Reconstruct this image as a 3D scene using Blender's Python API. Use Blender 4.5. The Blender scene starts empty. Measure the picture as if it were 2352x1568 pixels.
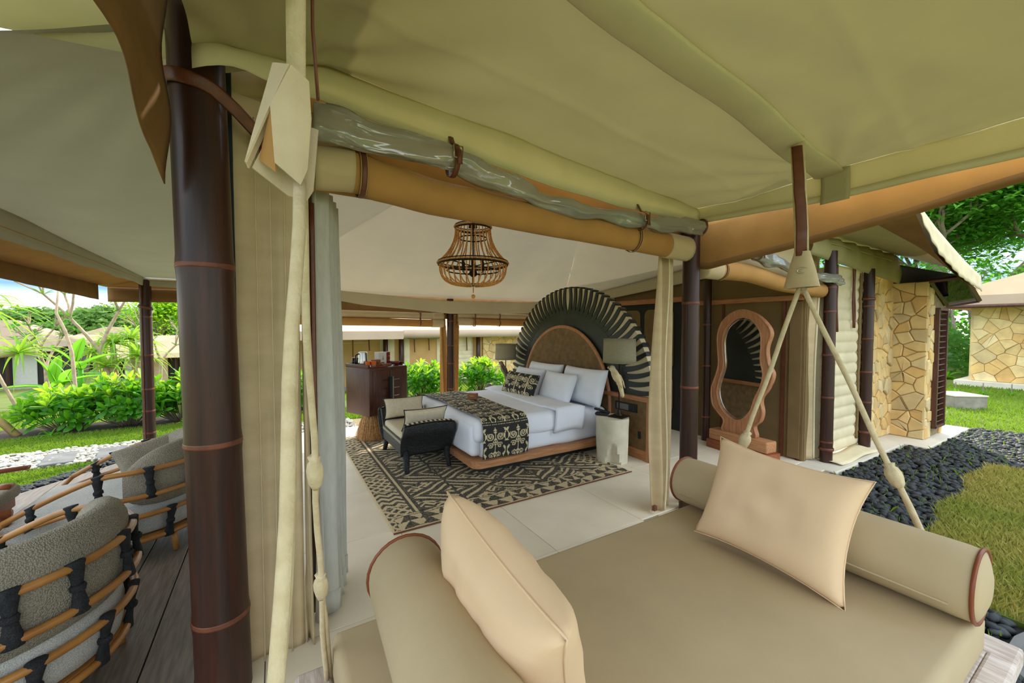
import bpy, bmesh, math, random
import numpy as np
from mathutils import Vector, Matrix, noise

C = bpy.context.scene.collection
PI = math.pi
rnd = random.Random(7)
sc = bpy.context.scene

# ------------------------------------------------------------------ camera, sky, sun, exposure
cam = bpy.data.cameras.new('camera'); camo = bpy.data.objects.new('camera', cam); C.objects.link(camo)
AZ, PITCH = math.radians(59.0), math.atan(31 / 915)
fwd = Vector((math.cos(AZ) * math.cos(PITCH), math.sin(AZ) * math.cos(PITCH), -math.sin(PITCH)))
camo.location = (0, 0, 1.65)
camo.rotation_euler = fwd.to_track_quat('-Z', 'Y').to_euler()
cam.sensor_width = 36; cam.lens = 14.005; cam.clip_start = .05; cam.clip_end = 600
sc.camera = camo
sc.view_settings.view_transform = 'Standard'; sc.view_settings.look = 'None'
sc.view_settings.gamma = 1; sc.view_settings.use_curve_mapping = False
sc.view_settings.exposure = 1.4

def lin(c):
    return tuple(((v / 255) / 12.92 if v / 255 <= .04045 else (((v / 255) + .055) / 1.055) ** 2.4) for v in c)

w = bpy.data.worlds.new('sky'); sc.world = w; w.use_nodes = True
nt = w.node_tree; nt.nodes.clear()
out = nt.nodes.new('ShaderNodeOutputWorld'); bg = nt.nodes.new('ShaderNodeBackground')
geo = nt.nodes.new('ShaderNodeNewGeometry'); sep = nt.nodes.new('ShaderNodeSeparateXYZ')
tc = nt.nodes.new('ShaderNodeTexCoord')
nt.links.new(tc.outputs['Generated'], sep.inputs[0])
ramp = nt.nodes.new('ShaderNodeValToRGB'); cr = ramp.color_ramp
cr.elements[0].position = 0.0; cr.elements[0].color = (.84, .80, .68, 1)
cr.elements[1].position = 1.0; cr.elements[1].color = (.34, .50, .70, 1)
for p, c in ((.02, (.80, .82, .80, 1)), (.07, (.07, .155, .24, 1)), (.3, (.24, .38, .54, 1))):
    e = cr.elements.new(p); e.color = c
nt.links.new(sep.outputs['Z'], ramp.inputs[0])
mp = nt.nodes.new('ShaderNodeMapping'); mp.inputs['Scale'].default_value = (1, 1, 4)
nz = nt.nodes.new('ShaderNodeTexNoise'); nz.inputs['Scale'].default_value = 1.6; nz.inputs['Detail'].default_value = 6
nt.links.new(tc.outputs['Generated'], mp.inputs[0]); nt.links.new(mp.outputs[0], nz.inputs['Vector'])
cl = nt.nodes.new('ShaderNodeMapRange'); cl.inputs[1].default_value = .42; cl.inputs[2].default_value = .62; cl.inputs[4].default_value = .95
nt.links.new(nz.outputs['Fac'], cl.inputs[0])
mix = nt.nodes.new('ShaderNodeMix'); mix.data_type = 'RGBA'
lowz = nt.nodes.new('ShaderNodeMapRange'); lowz.inputs[1].default_value = .06; lowz.inputs[2].default_value = .28; nt.links.new(sep.outputs['Z'], lowz.inputs[0])
mul = nt.nodes.new('ShaderNodeMath'); mul.operation = 'MULTIPLY'; nt.links.new(cl.outputs[0], mul.inputs[0]); nt.links.new(lowz.outputs[0], mul.inputs[1])
nt.links.new(mul.outputs[0], mix.inputs['Factor']); nt.links.new(ramp.outputs[0], mix.inputs['A'])
mix.inputs['B'].default_value = (1.0, .975, .92, 1)
nt.links.new(mix.outputs['Result'], bg.inputs[0]); bg.inputs[1].default_value = 1.5
nt.links.new(bg.outputs[0], out.inputs[0])

sun = bpy.data.lights.new('sun', 'SUN'); suno = bpy.data.objects.new('sun', sun); C.objects.link(suno)
sun.energy = 2.6; sun.color = (1, .90, .74); sun.angle = math.radians(2)
sdir = Vector((.80, .60, .62))          # towards the sun: low, behind the tent on the far side
suno.rotation_euler = sdir.to_track_quat('Z', 'Y').to_euler(); suno.location = (30, 24, 24)

# ------------------------------------------------------------------ materials
def mat(name, col, col2=None, ns=6, rough=.75, bump=0, bs=150, trans=0, tcol=None, metal=0, spec=.4, stretch=(1, 1, 1), weave=0, ws=120, wr=0, detail=4, attr=None, rand=0, rcol=None, coat=0):
    """procedural material: noise between two colours, optional noise/weave bump, optional translucency (cloth, leaves), optional per-face pattern attribute"""
    m = bpy.data.materials.new(name); m.use_nodes = True
    t = m.node_tree; N = t.nodes; L = t.links
    b = N['Principled BSDF']; o = N['Material Output']
    b.inputs['Roughness'].default_value = rough; b.inputs['Metallic'].default_value = metal
    b.inputs['Specular IOR Level'].default_value = spec
    if coat: b.inputs['Coat Weight'].default_value = coat; b.inputs['Coat Roughness'].default_value = .15
    c1 = lin(col) + (1,); c2 = lin(col2 if col2 else col) + (1,)
    tcn = N.new('ShaderNodeTexCoord'); mpn = N.new('ShaderNodeMapping'); mpn.inputs['Scale'].default_value = stretch
    L.new(tcn.outputs['Object'], mpn.inputs[0])
    n = N.new('ShaderNodeTexNoise'); n.inputs['Scale'].default_value = ns; n.inputs['Detail'].default_value = detail
    L.new(mpn.outputs[0], n.inputs['Vector'])
    mr = N.new('ShaderNodeMapRange'); mr.inputs[1].default_value = .32; mr.inputs[2].default_value = .68
    L.new(n.outputs['Fac'], mr.inputs[0])
    mx = N.new('ShaderNodeMix'); mx.data_type = 'RGBA'; mx.inputs['A'].default_value = c1; mx.inputs['B'].default_value = c2
    L.new(mr.outputs[0], mx.inputs['Factor'])
    colout = mx.outputs['Result']
    if attr:
        at = N.new('ShaderNodeAttribute'); at.attribute_name = 'pat'
        m2 = N.new('ShaderNodeMix'); m2.data_type = 'RGBA'; m2.inputs['B'].default_value = lin(attr) + (1,)
        L.new(at.outputs['Fac'], m2.inputs['Factor']); L.new(colout, m2.inputs['A']); colout = m2.outputs['Result']
    if rcol:
        o2 = N.new('ShaderNodeObjectInfo'); rp = N.new('ShaderNodeValToRGB'); rp.color_ramp.interpolation = 'LINEAR'
        for i, (p, c) in enumerate(rcol):
            e = rp.color_ramp.elements[i] if i < 2 else rp.color_ramp.elements.new(p)
            e.position = p; e.color = lin(c) + (1,)
        L.new(o2.outputs['Random'], rp.inputs[0]); m3 = N.new('ShaderNodeMix'); m3.data_type = 'RGBA'; m3.blend_type = 'MULTIPLY'; m3.inputs['Factor'].default_value = 1
        L.new(colout, m3.inputs['A']); L.new(rp.outputs[0], m3.inputs['B']); colout = m3.outputs['Result']
    if rand:
        oi = N.new('ShaderNodeObjectInfo'); hs = N.new('ShaderNodeHueSaturation')
        ma = N.new('ShaderNodeMapRange'); ma.inputs[3].default_value = 1 - rand; ma.inputs[4].default_value = 1 + rand
        L.new(oi.outputs['Random'], ma.inputs[0]); L.new(ma.outputs[0], hs.inputs['Value']); L.new(colout, hs.inputs['Color']); colout = hs.outputs[0]
    L.new(colout, b.inputs['Base Color'])
    if wr:
        rr = N.new('ShaderNodeMapRange'); rr.inputs[3].default_value = rough - wr; rr.inputs[4].default_value = rough + wr
        L.new(n.outputs['Fac'], rr.inputs[0]); L.new(rr.outputs[0], b.inputs['Roughness'])
    h = None
    if bump:
        bn = N.new('ShaderNodeTexNoise'); bn.inputs['Scale'].default_value = bs; bn.inputs['Detail'].default_value = 3
        L.new(mpn.outputs[0], bn.inputs['Vector'])
        bp = N.new('ShaderNodeBump'); bp.inputs['Strength'].default_value = bump; bp.inputs['Distance'].default_value = .01
        L.new(bn.outputs['Fac'], bp.inputs['Height']); h = bp
    if weave:
        ck = N.new('ShaderNodeTexVoronoi'); ck.inputs['Scale'].default_value = ws; ck.inputs['Randomness'].default_value = .9
        L.new(mpn.outputs[0], ck.inputs['Vector'])
        wb = N.new('ShaderNodeBump'); wb.inputs['Strength'].default_value = weave; wb.inputs['Distance'].default_value = .006; wb.invert = True
        L.new(ck.outputs['Distance'], wb.inputs['Height'])
        if h: L.new(h.outputs[0], wb.inputs['Normal'])
        h = wb
        dk = N.new('ShaderNodeMapRange'); dk.inputs[1].default_value = .1; dk.inputs[2].default_value = .7; dk.inputs[3].default_value = 1.12; dk.inputs[4].default_value = .62
        L.new(ck.outputs['Distance'], dk.inputs[0])
        h2 = N.new('ShaderNodeHueSaturation'); L.new(dk.outputs[0], h2.inputs['Value']); L.new(colout, h2.inputs['Color']); colout = h2.outputs[0]
        L.new(colout, b.inputs['Base Color'])
    if h: L.new(h.outputs[0], b.inputs['Normal'])
    if trans:
        tr = N.new('ShaderNodeBsdfTranslucent'); ms = N.new('ShaderNodeMixShader'); ms.inputs[0].default_value = trans
        if tcol: tr.inputs[0].default_value = lin(tcol) + (1,)
        else: L.new(colout, tr.inputs[0])
        L.new(b.outputs[0], ms.inputs[1]); L.new(tr.outputs[0], ms.inputs[2]); L.new(ms.outputs[0], o.inputs[0])
    return m

M = {}
M['canvas'] = mat('porch canvas', (176, 166, 122), (168, 158, 116), ns=3, rough=.85, bump=.55, bs=5, trans=.05, tcol=(222, 205, 140))
M['canvas_grey'] = mat('veranda canvas', (176, 171, 148), (168, 163, 141), ns=3, rough=.85, bump=.5, bs=5, trans=.04, tcol=(205, 205, 170))
M['canvas_room'] = mat('room lining', (206, 193, 164), (198, 185, 158), ns=2, rough=.85, bump=.4, bs=5, trans=.05, tcol=(250, 240, 215))
M['valance'] = mat('pale valance canvas', (222, 212, 168), (214, 204, 160), ns=5, rough=.85, bump=.3, bs=8, trans=.2, tcol=(225, 215, 160))
M['tan'] = mat('tan canvas', (184, 136, 74), (170, 124, 66), ns=5, rough=.8, bump=.3, bs=9, trans=.05, tcol=(214, 140, 70))
M['tan_dark'] = mat('brown canvas', (140, 102, 56), (126, 92, 50), ns=5, rough=.85, bump=.3, bs=9, trans=.08)
M['khaki'] = mat('khaki wall canvas', (198, 176, 138), (186, 164, 126), ns=4, rough=.85, bump=.12, bs=70, stretch=(1, 1, 3))
M['khaki_dark'] = mat('inner wall canvas', (128, 104, 66), (118, 96, 60), ns=4, rough=.9, bump=.1, bs=70)
M['quilt'] = mat('quilted pale canvas', (222, 208, 172), (208, 194, 158), ns=4, rough=.85, bump=.12, bs=60)
M['rope'] = mat('cotton sleeve', (212, 194, 158), (196, 176, 138), ns=30, rough=.9, bump=.3, bs=160)
M['pouch'] = mat('undyed canvas pouch', (206, 186, 152), (194, 174, 140), ns=12, rough=.85, bump=.15, bs=120)
M['leather'] = mat('brown leather', (110, 60, 36), (92, 48, 28), ns=20, rough=.45, bump=.15, bs=200, spec=.5)
M['stitch'] = mat('cream stitching', (205, 175, 125), rough=.8)
M['brass'] = mat('pewter metal', (190, 180, 155), rough=.3, metal=1)
M['bamboo'] = mat('smoked bamboo', (66, 34, 22), (40, 23, 17), ns=3, rough=.42, bump=.05, bs=40, stretch=(8, 8, .6), spec=.35, wr=.08, coat=.12)
M['node'] = mat('bamboo node', (124, 70, 44), (88, 50, 34), ns=12, rough=.45, bump=.2, bs=60)
M['blackstrip'] = mat('black webbing', (28, 38, 40), rough=.8)
M['vinyl'] = None
M['tile'] = mat('honed stone tile', (238, 226, 202), (228, 216, 192), ns=3, rough=.42, rand=.02, spec=.45, wr=.06)
M['grout'] = mat('grout', (150, 142, 124), rough=.9)
M['deck'] = mat('weathered deck timber', (118, 106, 94), (84, 74, 66), ns=5, rough=.5, bump=.3, bs=14, stretch=(10, 1, 10), spec=.5, rand=.08)
M['plinth'] = mat('pale cement plinth', (216, 208, 190), (202, 194, 176), ns=3, rough=.7)
M['stone'] = mat('honey limestone', (238, 214, 162), (212, 190, 146), ns=5, rough=.85, bump=.7, bs=10, rcol=((0, (255, 255, 250)), (1, (240, 224, 190)), (.2, (216, 210, 198)), (.4, (255, 238, 200)), (.6, (232, 208, 172)), (.8, (255, 250, 234))))
M['mortar'] = mat('mortar', (158, 138, 102), (128, 110, 80), ns=20, rough=.95)
M['soil'] = mat('garden soil', (70, 54, 40), (52, 40, 30), ns=10, rough=.95, bump=.6, bs=30)
M['turf'] = mat('lawn turf', (78, 100, 28), (104, 112, 42), ns=1.2, rough=.95, bump=.5, bs=60)
M['grass'] = mat('grass blade', (86, 124, 26), (122, 138, 46), ns=.9, rough=.6, trans=.4, tcol=(140, 180, 40))
M['drygrass'] = mat('dry grass blade', (124, 138, 50), (178, 158, 88), ns=1.4, rough=.7, trans=.3, tcol=(190, 190, 90))
M['pebble'] = mat('black river pebble', (52, 56, 58), (38, 42, 44), ns=9, rough=.6, bump=.1, bs=60, rand=.35, spec=.3)
M['pebble_bed'] = mat('pebble bed', (34, 36, 36), (24, 26, 26), ns=30, rough=.9)
M['white_pebble'] = mat('white river pebble', (186, 180, 166), (150, 150, 142), ns=6, rough=.6, rand=.16)
M['slate'] = mat('grey slate', (120, 118, 114), (92, 92, 92), ns=6, rough=.6, bump=.3, bs=20)
M['leaf'] = mat('glossy shrub leaf', (50, 116, 22), (78, 142, 32), ns=.8, rough=.4, trans=.45, tcol=(130, 195, 30), rand=.2)
M['leaf_new'] = mat('young shrub leaf', (126, 178, 36), (92, 154, 32), ns=1.5, rough=.4, trans=.5, tcol=(205, 240, 60), rand=.15)
M['leaf_dark'] = mat('dark tree leaf', (52, 100, 42), (76, 128, 50), ns=.6, rough=.5, trans=.4, tcol=(110, 175, 50))
M['leaf_tree'] = mat('feathery tree leaf', (60, 118, 44), (88, 144, 52), ns=.25, rough=.6, trans=.5, tcol=(130, 205, 70))
M['leaf_hill'] = mat('hillside foliage', (70, 112, 44), (104, 134, 58), ns=.08, rough=.8, trans=.3, tcol=(140, 190, 70))
M['frond'] = mat('pandanus frond', (92, 142, 36), (124, 160, 52), ns=1.2, rough=.45, trans=.45, tcol=(180, 220, 70))
M['banana'] = mat('banana leaf', (54, 120, 32), (84, 146, 40), ns=1.5, rough=.4, trans=.5, tcol=(150, 220, 60))
M['bark'] = mat('grey bark', (150, 138, 122), (112, 102, 90), ns=5, rough=.9, bump=.4, bs=20)
M['bark_pale'] = mat('pale bark', (186, 164, 138), (156, 134, 110), ns=8, rough=.85, bump=.3, bs=30)
M['raw_bamboo'] = mat('raw bamboo pole', (196, 168, 116), (172, 142, 92), ns=4, rough=.5)
M['rattan'] = mat('rattan cane', (178, 124, 62), (146, 96, 44), ns=6, rough=.35, bump=.1, bs=60, spec=.5, stretch=(1, 1, 1))
M['cordage'] = mat('charcoal cord binding', (50, 52, 54), (34, 36, 38), ns=30, rough=.95, bump=.6, bs=220, weave=.5, ws=160)
M['chair_fabric'] = mat('basket weave upholstery', (164, 154, 134), (148, 140, 122), ns=6, rough=.9, weave=.8, ws=170)
M['seat_fabric'] = mat('pale seat upholstery', (196, 194, 186), (186, 184, 176), ns=6, rough=.9, weave=.3, ws=260)
M['redwood'] = mat('red stained timber', (150, 82, 46), (122, 64, 34), ns=6, rough=.45, stretch=(1, 8, 8))
M['day_fabric'] = mat('khaki outdoor fabric', (186, 166, 130), (178, 158, 124), ns=2.5, rough=.8, bump=.06, bs=400)
M['peach'] = mat('peach cushion cotton', (228, 196, 158), (220, 188, 150), ns=3, rough=.85, bump=.05, bs=200)
M['piping'] = mat('brown leather piping', (128, 66, 38), rough=.4)
M['limewash'] = mat('limewashed timber', (214, 202, 192), (176, 158, 146), ns=8, rough=.6, stretch=(6, 1, 6), bump=.15, bs=30)
M['linen'] = mat('linen curtain', (206, 204, 192), (194, 192, 180), ns=40, rough=.9, stretch=(1, 1, .2), trans=.15)
M['taupe'] = mat('taupe lining curtain', (138, 122, 104), (126, 112, 96), ns=20, rough=.9)
M['sheet'] = mat('white bed linen', (238, 241, 250), (232, 236, 246), ns=3, rough=.8, bump=.12, bs=7)
M['pillow'] = mat('white pillow cotton', (238, 240, 247), (230, 234, 242), ns=3, rough=.8, bump=.15, bs=9)
M['wood'] = mat('washed teak', (190, 136, 96), (160, 108, 72), ns=5, rough=.5, bump=.1, bs=30, stretch=(10, 10, 1))
M['wood_y'] = mat('washed teak rail', (186, 130, 86), (156, 102, 62), ns=5, rough=.5, bump=.1, bs=30, stretch=(10, 1, 10))
M['wood_x'] = mat('teak rail', (192, 138, 94), (162, 110, 70), ns=5, rough=.5, bump=.1, bs=30, stretch=(1, 10, 10))
M['black'] = mat('matt black', (30, 33, 32), (24, 26, 26), ns=5, rough=.6)
M['black_leather'] = mat('black leather', (44, 48, 45), (32, 35, 33), ns=8, rough=.42, bump=.12, bs=90, spec=.45)
M['cream'] = mat('cream hide', (222, 206, 170), (208, 190, 152), ns=6, rough=.7)
M['cane'] = mat('woven cane', (150, 118, 74), (122, 94, 56), ns=14, rough=.6, weave=.7, ws=180)
M['rug'] = mat('tribal rug pile', (44, 44, 42), (70, 66, 60), ns=90, rough=.95, attr=(212, 192, 152), bump=.3, bs=300)
M['ikat'] = mat('ikat print', (38, 38, 36), (48, 47, 44), ns=40, rough=.85, attr=(206, 192, 152))
M['wicker'] = mat('black wicker', (34, 40, 40), (22, 26, 28), ns=30, rough=.4, weave=1, ws=60, stretch=(1, 1, 2.5), spec=.5)
M['stripe'] = mat('striped edging', (28, 30, 30), rough=.8, attr=(214, 200, 168))
M['bench_fabric'] = mat('oatmeal linen', (214, 200, 172), (202, 188, 160), ns=30, rough=.9)
M['walnut'] = mat('dark walnut', (94, 58, 44), (72, 44, 34), ns=5, rough=.4, stretch=(8, 8, 1), bump=.04, bs=40)
M['raffia'] = mat('raffia fringe', (228, 186, 128), (178, 126, 70), ns=40, rough=.8, trans=.25)
M['steel'] = mat('brushed steel', (190, 186, 176), rough=.25, metal=1)
M['bead'] = mat('wooden bead', (240, 172, 92), (214, 144, 68), ns=30, rough=.5)
M['bronze'] = mat('dark bronze', (48, 40, 30), rough=.45, metal=.6)
M['greenglass'] = mat('green frosted disc', (120, 140, 110), rough=.5)
M['shade'] = mat('grey linen lampshade', (166, 158, 130), (156, 148, 120), ns=60, rough=.9, trans=.2)
M['parrot'] = mat('carved cream wood', (226, 208, 164), (208, 188, 142), ns=14, rough=.6, bump=.15, bs=60)
M['parrot_grey'] = mat('carved grey wood', (132, 118, 98), (112, 100, 82), ns=14, rough=.6, bump=.15, bs=60)
M['cement'] = mat('pale carved stone', (214, 206, 182), (198, 190, 166), ns=7, rough=.85, bump=.3, bs=18)
M['red'] = mat('oxblood lacquer', (132, 44, 34), rough=.4)
M['orange'] = mat('orange glaze', (226, 96, 30), rough=.35)
M['white'] = mat('white card', (232, 228, 218), rough=.6)
M['boxwood'] = mat('tan wooden box', (150, 92, 48), (130, 78, 40), ns=8, rough=.5)
M['roof_far'] = mat('sunlit tent roof', (236, 210, 174), (226, 200, 164), ns=1, rough=.85)
M['roof_tan'] = mat('taupe tent roof', (190, 168, 146), (180, 158, 136), ns=1, rough=.85)
M['wall_far'] = mat('neighbour canvas wall', (206, 166, 106), (196, 156, 98), ns=2, rough=.85)
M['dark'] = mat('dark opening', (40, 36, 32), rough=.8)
M['concrete'] = mat('grey concrete', (158, 152, 138), (132, 126, 114), ns=6, rough=.9)
M['mesh_dark'] = mat('dark soffit netting', (44, 42, 34), (34, 32, 26), ns=5, rough=.95, stretch=(1, 8, 1))

def glassy(name, tint, rough=.03, amt=.35, milk=0):
    m = bpy.data.materials.new(name); m.use_nodes = True; t = m.node_tree; N = t.nodes; L = t.links
    N.remove(N['Principled BSDF']); o = N['Material Output']
    tr = N.new('ShaderNodeBsdfTransparent'); tr.inputs[0].default_value = lin(tint) + (1,)
    gl = N.new('ShaderNodeBsdfGlossy'); gl.inputs['Roughness'].default_value = rough
    lw = N.new('ShaderNodeLayerWeight'); lw.inputs[0].default_value = amt
    tcn = N.new('ShaderNodeTexCoord'); nn = N.new('ShaderNodeTexNoise'); nn.inputs['Scale'].default_value = 7; mq = N.new('ShaderNodeMapping'); mq.inputs['Scale'].default_value = (.35, 2.2, 2.2) if milk else (1, 1, 1); L.new(tcn.outputs['Object'], mq.inputs[0]); L.new(mq.outputs[0], nn.inputs[0])
    bp = N.new('ShaderNodeBump'); bp.inputs['Strength'].default_value = .55 if milk else .02; bp.inputs['Distance'].default_value = .02
    L.new(nn.outputs['Fac'], bp.inputs['Height']); L.new(bp.outputs[0], gl.inputs['Normal'])
    ms = N.new('ShaderNodeMixShader'); L.new(lw.outputs['Fresnel'], ms.inputs[0]); L.new(tr.outputs[0], ms.inputs[1]); L.new(gl.outputs[0], ms.inputs[2])
    if milk:
        df = N.new('ShaderNodeBsdfDiffuse'); df.inputs[0].default_value = lin((196, 192, 178)) + (1,); m2 = N.new('ShaderNodeMixShader'); m2.inputs[0].default_value = milk
        L.new(tr.outputs[0], m2.inputs[1]); L.new(df.outputs[0], m2.inputs[2]); L.new(m2.outputs[0], ms.inputs[1])
    L.new(ms.outputs[0], o.inputs[0]); return m
M['vinyl'] = glassy('clear vinyl sheet', (214, 214, 204), .07, .5, .45)
M['glass'] = glassy('clear glass', (236, 236, 240), .02, .3)
mm = bpy.data.materials.new('mirror glass'); mm.use_nodes = True; bb = mm.node_tree.nodes['Principled BSDF']
bb.inputs['Metallic'].default_value = 1; bb.inputs['Roughness'].default_value = .02; bb.inputs['Base Color'].default_value = (.86, .88, .86, 1); M['mirror'] = mm

# ------------------------------------------------------------------ mesh helpers
def base(p):
    return Vector((0, 0, 0)) if p is None else p.get('_o') and Vector(p['_o']) or Vector((0, 0, 0))

def finish(name, me, m, parent, smooth):
    if m: me.materials.append(M[m] if isinstance(m, str) else m)
    if smooth: me.polygons.foreach_set('use_smooth', [True] * len(me.polygons))
    o = bpy.data.objects.new(name, me); C.objects.link(o)
    if parent is not None: o.parent = parent
    return o

def obj(name, bm, m, parent=None, smooth=False, world=True):
    """link a bmesh as ONE object; world=True: its coordinates are world ones, moved into the frame of the (unrotated) thing"""
    bmesh.ops.recalc_face_normals(bm, faces=bm.faces)
    if world and parent is not None:
        off = origin(parent)
        if off.length: bmesh.ops.translate(bm, verts=bm.verts, vec=-off)
    me = bpy.data.meshes.new(name); bm.to_mesh(me); bm.free()
    if smooth == 'auto':
        o = finish(name, me, m, parent, True)
        me.set_sharp_from_angle(angle=math.radians(40)); return o
    return finish(name, me, m, parent, smooth)

def origin(o):
    v = Vector((0, 0, 0))
    while o is not None:
        v = v + o.location; o = o.parent
    return v

def thing(name, label, cat, loc=(0, 0, 0), rz=0, group=None):
    o = bpy.data.objects.new(name, None); C.objects.link(o); o.location = loc; o.rotation_euler = (0, 0, rz)
    o.empty_display_size = .1; o['label'] = label; o['category'] = cat
    if group: o['group'] = group
    return o

def tag(o, label, cat, group=None, kind=None):
    o['label'] = label; o['category'] = cat
    if group: o['group'] = group
    if kind: o['kind'] = kind
    return o

def struct(o, label=None):
    o['kind'] = 'structure'
    if label: o['label'] = label
    return o

def stuff(o): o['kind'] = 'stuff'; return o

def nb(): return bmesh.new()

def box(bm, c, s, rot=None, bev=0, seg=2):
    mt = Matrix.Translation(Vector(c)) @ ((rot.to_4x4() if rot is not None else Matrix.Identity(4))) @ Matrix.Diagonal((s[0], s[1], s[2], 1))
    r = bmesh.ops.create_cube(bm, size=1, matrix=mt)
    if bev:
        es = list({e for v in r['verts'] for e in v.link_edges})
        bmesh.ops.bevel(bm, geom=es, offset=bev, segments=seg, affect='EDGES', profile=.5)
    return bm

def bx(c, s, rot=None, bev=0, seg=2): return box(nb(), c, s, rot, bev, seg)

def b2(lo, hi, bev=0, seg=2, bm=None):
    return box(bm or nb(), [(a + b) / 2 for a, b in zip(lo, hi)], [abs(b - a) for a, b in zip(lo, hi)], None, bev, seg)

def frames(pts, up0=None):
    pts = [Vector(p) for p in pts]; n = len(pts); out = []
    for i in range(n):
        t = (pts[min(i + 1, n - 1)] - pts[max(i - 1, 0)])
        t = t.normalized() if t.length > 1e-9 else Vector((0, 0, 1))
        if i == 0:
            u = Vector(up0) if up0 is not None else (Vector((0, 0, 1)) if abs(t.z) < .9 else Vector((1, 0, 0)))
        else: u = out[-1][1]
        u = (u - t * u.dot(t)); u = u.normalized() if u.length > 1e-6 else t.orthogonal().normalized()
        out.append((t, u, t.cross(u)))
    return pts, out

def tube(bm, pts, r, seg=8, cap=True, flat=(1, 1), up=None, closed=False):
    """sweep an ellipse (radius r or list; flat = factors along up and side) along points"""
    pts, fr = frames(pts, up); n = len(pts); rings = []
    for i in range(n):
        ri = r[i] if isinstance(r, (list, tuple)) else r
        t, u, s = fr[i]
        rings.append([bm.verts.new(pts[i] + u * (math.cos(2 * PI * k / seg) * ri * flat[0]) + s * (math.sin(2 * PI * k / seg) * ri * flat[1])) for k in range(seg)])
    for i in range(n - 1 + (1 if closed else 0)):
        a, b = rings[i], rings[(i + 1) % n]
        for k in range(seg): bm.faces.new((a[k], a[(k + 1) % seg], b[(k + 1) % seg], b[k]))
    if cap and not closed:
        bm.faces.new(rings[0][::-1]); bm.faces.new(rings[-1])
    return bm

def lathe(bm, prof, c=(0, 0, 0), seg=20, axis=None, sx=1, sy=1):
    rings = []
    for r, z in prof:
        rings.append([bm.verts.new((c[0] + r * sx * math.cos(2 * PI * k / seg), c[1] + r * sy * math.sin(2 * PI * k / seg), c[2] + z)) for k in range(seg)])
    for a, b in zip(rings, rings[1:]):
        for k in range(seg): bm.faces.new((a[k], a[(k + 1) % seg], b[(k + 1) % seg], b[k]))
    bm.faces.new(rings[0][::-1]); bm.faces.new(rings[-1]); return bm

def sheet(bm, f, nu, nv, thick=0, closeu=False):
    """surface f(u, v), u and v in 0..1; thick > 0 gives the cloth a real thickness"""
    g = [[bm.verts.new(f(i / nu, j / nv)) for j in range(nv + 1)] for i in range(nu + (0 if closeu else 1))]
    fs = []
    for i in range(nu):
        for j in range(nv):
            a = g[i]; b = g[(i + 1) % len(g)]
            fs.append(bm.faces.new((a[j], b[j], b[j + 1], a[j + 1])))
    if thick: bm.normal_update(); bmesh.ops.solidify(bm, geom=fs, thickness=thick)
    return bm

def prism(bm, poly, o, ux, uy, un, d, bev=0):
    """extrude the 2D polygon (in axes ux, uy from o) by d along un"""
    o, ux, uy, un = Vector(o), Vector(ux), Vector(uy), Vector(un)
    a = [bm.verts.new(o + ux * p[0] + uy * p[1]) for p in poly]; b = [bm.verts.new(v.co + un * d) for v in a]
    n = len(a); top = bm.faces.new(b); fs = [top, bm.faces.new(a[::-1])]
    for i in range(n): fs.append(bm.faces.new((a[i], a[(i + 1) % n], b[(i + 1) % n], b[i])))
    if bev: bmesh.ops.bevel(bm, geom=list(top.edges), offset=bev, segments=1, affect='EDGES', profile=.5)
    return bm

def from_np(name, V, F, m, parent=None, smooth=False, pat=None, world=True):
    """fast mesh from arrays; F is (n, 3) or (n, 4); pat is one value per face for the pattern attribute"""
    V = np.asarray(V, dtype=np.float32).reshape(-1, 3).copy(); F = np.asarray(F, dtype=np.int32)
    if world and parent is not None: V -= np.array(origin(parent), dtype=np.float32)
    me = bpy.data.meshes.new(name); n, k = F.shape
    me.vertices.add(len(V)); me.vertices.foreach_set('co', V.ravel())
    me.loops.add(n * k); me.loops.foreach_set('vertex_index', F.ravel())
    me.polygons.add(n); me.polygons.foreach_set('loop_start', np.arange(0, n * k, k, dtype=np.int32))
    try: me.polygons.foreach_set('loop_total', np.full(n, k, dtype=np.int32))
    except Exception: pass
    if pat is not None:
        a = me.attributes.new('pat', 'FLOAT', 'FACE'); a.data.foreach_set('value', np.asarray(pat, dtype=np.float32).ravel())
    me.update(calc_edges=True); me.validate()
    return finish(name, me, m, parent, smooth)

def gridfaces(nu, nv):
    i, j = np.meshgrid(np.arange(nu), np.arange(nv), indexing='ij'); a = i * (nv + 1) + j
    return np.stack([a, a + nv + 1, a + nv + 2, a + 1], -1).reshape(-1, 4)

def scatter(name, V, F, mats, m, parent=None, smooth=False):
    """many copies of one small mesh (V, F) under (n, 3, 4) transforms joined into one mesh"""
    V = np.asarray(V, float); F = np.asarray(F); T = np.asarray(mats, float); n = len(T)
    W = np.einsum('nij,vj->nvi', T[:, :, :3], V) + T[:, None, :, 3]
    FF = (F[None] + (np.arange(n) * len(V))[:, None, None]).reshape(-1, F.shape[1])
    return from_np(name, W.reshape(-1, 3), FF, m, parent, smooth)

def tm(p, d, up, s=(1, 1, 1)):
    """transform with local y along d, local z near up"""
    d = Vector(d).normalized(); u = Vector(up); x = d.cross(u)
    x = x.normalized() if x.length > 1e-5 else d.orthogonal().normalized()
    z = x.cross(d)
    return [[x[i] * s[0], d[i] * s[1], z[i] * s[2], p[i]] for i in range(3)]

def linked(name, me, T, parent, mtx=None):
    """a piece sharing mesh data, placed by a 3x4 transform (world) under its thing"""
    o = bpy.data.objects.new(name, me); C.objects.link(o); o.parent = parent
    mw = Matrix([list(r) for r in T] + [[0, 0, 0, 1]])
    o.matrix_basis = Matrix.Translation(-origin(parent)) @ mw
    return o

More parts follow.
